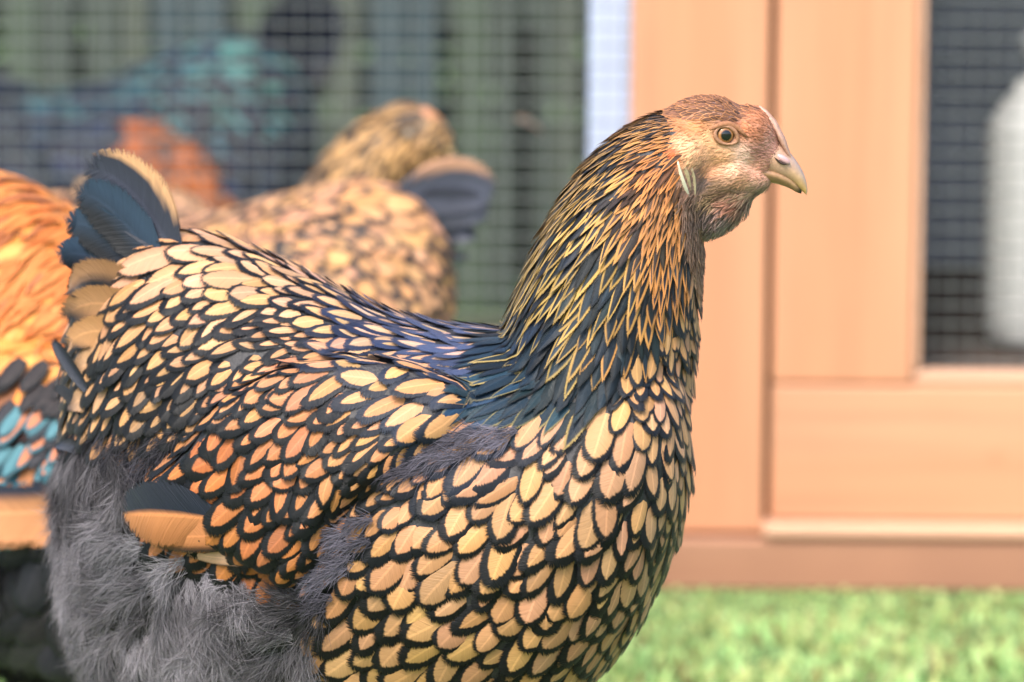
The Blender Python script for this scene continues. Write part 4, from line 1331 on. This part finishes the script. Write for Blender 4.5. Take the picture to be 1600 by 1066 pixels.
ra, WA, bA = bird('rooster', 'orange backed rooster with teal wing bar beside the laced hen', 'rooster', None,
     (0, 236), .26, (262, 366), 1.04, 0.0, PECK, PECKH, rooster_orange, (srgb(40, 70, 80), srgb(50, 60, 76), srgb(60, 70, 80), srgb(20, 24, 30)), (1200, 1040, 78, 60), hue=srgb(34, 33, 36), cap=110, dens=1.5, comb=1.8, pitch=17, trot=40, legx=.07, sink=.012)
bird('rooster', 'dark teal and orange rooster standing behind the wire mesh', 'rooster', None,
     (430, 118), 1.45, (200, 385), 1.2, math.pi, HUNCH, HUNCHH, rooster_teal, (srgb(34, 40, 56), srgb(38, 44, 60), srgb(40, 46, 62), srgb(18, 20, 30)), (1125, 500, 14, 75), hue=srgb(36, 38, 46), cap=60, dens=1.5, tscale=2.1, comb=1.8, trot=46, sink=.035)
# drooping wing quills and long saddle hackles of the orange rooster
tanA = srgb(232, 164, 118)
locA = np.array(ra.location)
def surfA(px, py, off):
    d = at(px, py, 1.0) - CAM; d /= np.linalg.norm(d)
    loc, nor, _, _ = bA.ray_cast(Vector(CAM - locA), Vector(d))
    if loc is None: return at(px, py, locA[1] - .04) - locA
    return np.array(loc) + np.array(nor) * off
for k, (yy, hwp) in enumerate(((782, 52), (800, 34))):
    sp = [surfA(140 - 50 * j, yy + 18 - 9 * j + 2.5 * j * j, .011 + .001 * j - .002 * k) for j in range(5)]
    blade_obj('wing_quill', ra, np.zeros(3), sp, np.array([18, hwp, hwp, hwp, 8]) * S0 * 1.15, (.1, -.2, 1), (lambda x, y: lerp(tanA, srgb(70, 76, 100), (x - .3) * 3)) if k == 0 else (lambda x, y: tanA))
for k in range(170):
    x0 = rng.uniform(-70, 170); y0 = rng.uniform(250, 470) + .55 * max(x0, 0)
    d = at(x0, y0, 1.0) - CAM; d /= np.linalg.norm(d)
    loc, nor, _, _ = bA.ray_cast(Vector(CAM - locA), Vector(d))
    if loc is None: continue
    p_, n_ = np.array(loc), np.array(nor)
    a_ = math.radians(rng.normal(122, 9) - .05 * (y0 - 400))
    t = np.array([math.cos(a_), 0, -math.sin(a_)]); t -= (t @ n_) * n_; t /= np.linalg.norm(t)
    V, fp = drape(bA, p_, n_, t, np.cross(n_, t), rng.uniform(95, 150) * S0, rng.uniform(8, 13) * S0, .7, .0015, .0045 + .001 * rng.random(), .0003, rng.normal(0, .08))
    fp[:, 2] = rng.random()
    cO = lerp(srgb(250, 160, 84, k=.50), srgb(240, 128, 58, k=.50), rng.random()) * rng.uniform(.85, 1.1)
    if rng.random() < .1: cO = srgb(196, 116, 68, k=.5)
    Feathers.build('saddle_hackle', [(V, fp, np.tile([.25, .7, 9], (35, 1)), np.tile(cO * .9, (35, 1)), np.tile(cO * 1.1, (35, 1)), '', 0, FQ)], ra, np.zeros(3))
for k in range(34):
    x0 = rng.uniform(-40, 120); y0 = rng.uniform(575, 735)
    d = at(x0, y0, 1.0) - CAM; d /= np.linalg.norm(d)
    loc, nor, _, _ = bA.ray_cast(Vector(CAM - locA), Vector(d))
    if loc is None: continue
    p_, n_ = np.array(loc), np.array(nor)
    t = np.array([-.55, 0, -.83]); t -= (t @ n_) * n_; t /= np.linalg.norm(t)
    V, fp = drape(bA, p_, n_, t, np.cross(n_, t), rng.uniform(60, 85) * S0, rng.uniform(14, 20) * S0, .2, .0035, .006 + .001 * rng.random(), .0003, 0)
    fp[:, 2] = rng.random()
    if y0 < 635: ca, cb_ = srgb(44, 38, 40), srgb(24, 24, 28)
    elif rng.random() < .4: ca, cb_ = srgb(84, 136, 148), srgb(50, 86, 98)
    elif rng.random() < .5: ca, cb_ = srgb(50, 50, 58), srgb(30, 32, 38)
    else: ca, cb_ = srgb(206, 130, 94), srgb(66, 110, 124)
    Feathers.build('wing_covert', [(V, fp, np.tile([.35, .2, 5], (35, 1)), np.tile(ca, (35, 1)), np.tile(cb_, (35, 1)), '', 0, FQ)], ra, np.zeros(3))
# dry leaf caught behind the mesh
lf = srgb(150, 126, 108)
rings = []
for t in np.linspace(0, 1, 9):
    h = 15 * math.sin(math.pi * (t * .94 + .03))
    rings.append(np.array([at(806 + 46 * t + h * .3 * math.cos(q), 186 + 26 * t * t + h * math.cos(q) * .6, .975 + .004 * math.sin(q) + .012 * t) for q in np.linspace(0, 2 * math.pi, 8, endpoint=False)]))
v, f = loft(rings)
c0 = v.mean(0)
M['dry_leaf'] = plain('dry_leaf', lf, .7, 200, .3)
o = link('dry_leaf', mesh('dry_leaf', v - c0, f), M['dry_leaf'])
o.location = c0
tag(o, 'small curled beige dry leaf caught behind the wire mesh', 'leaf')
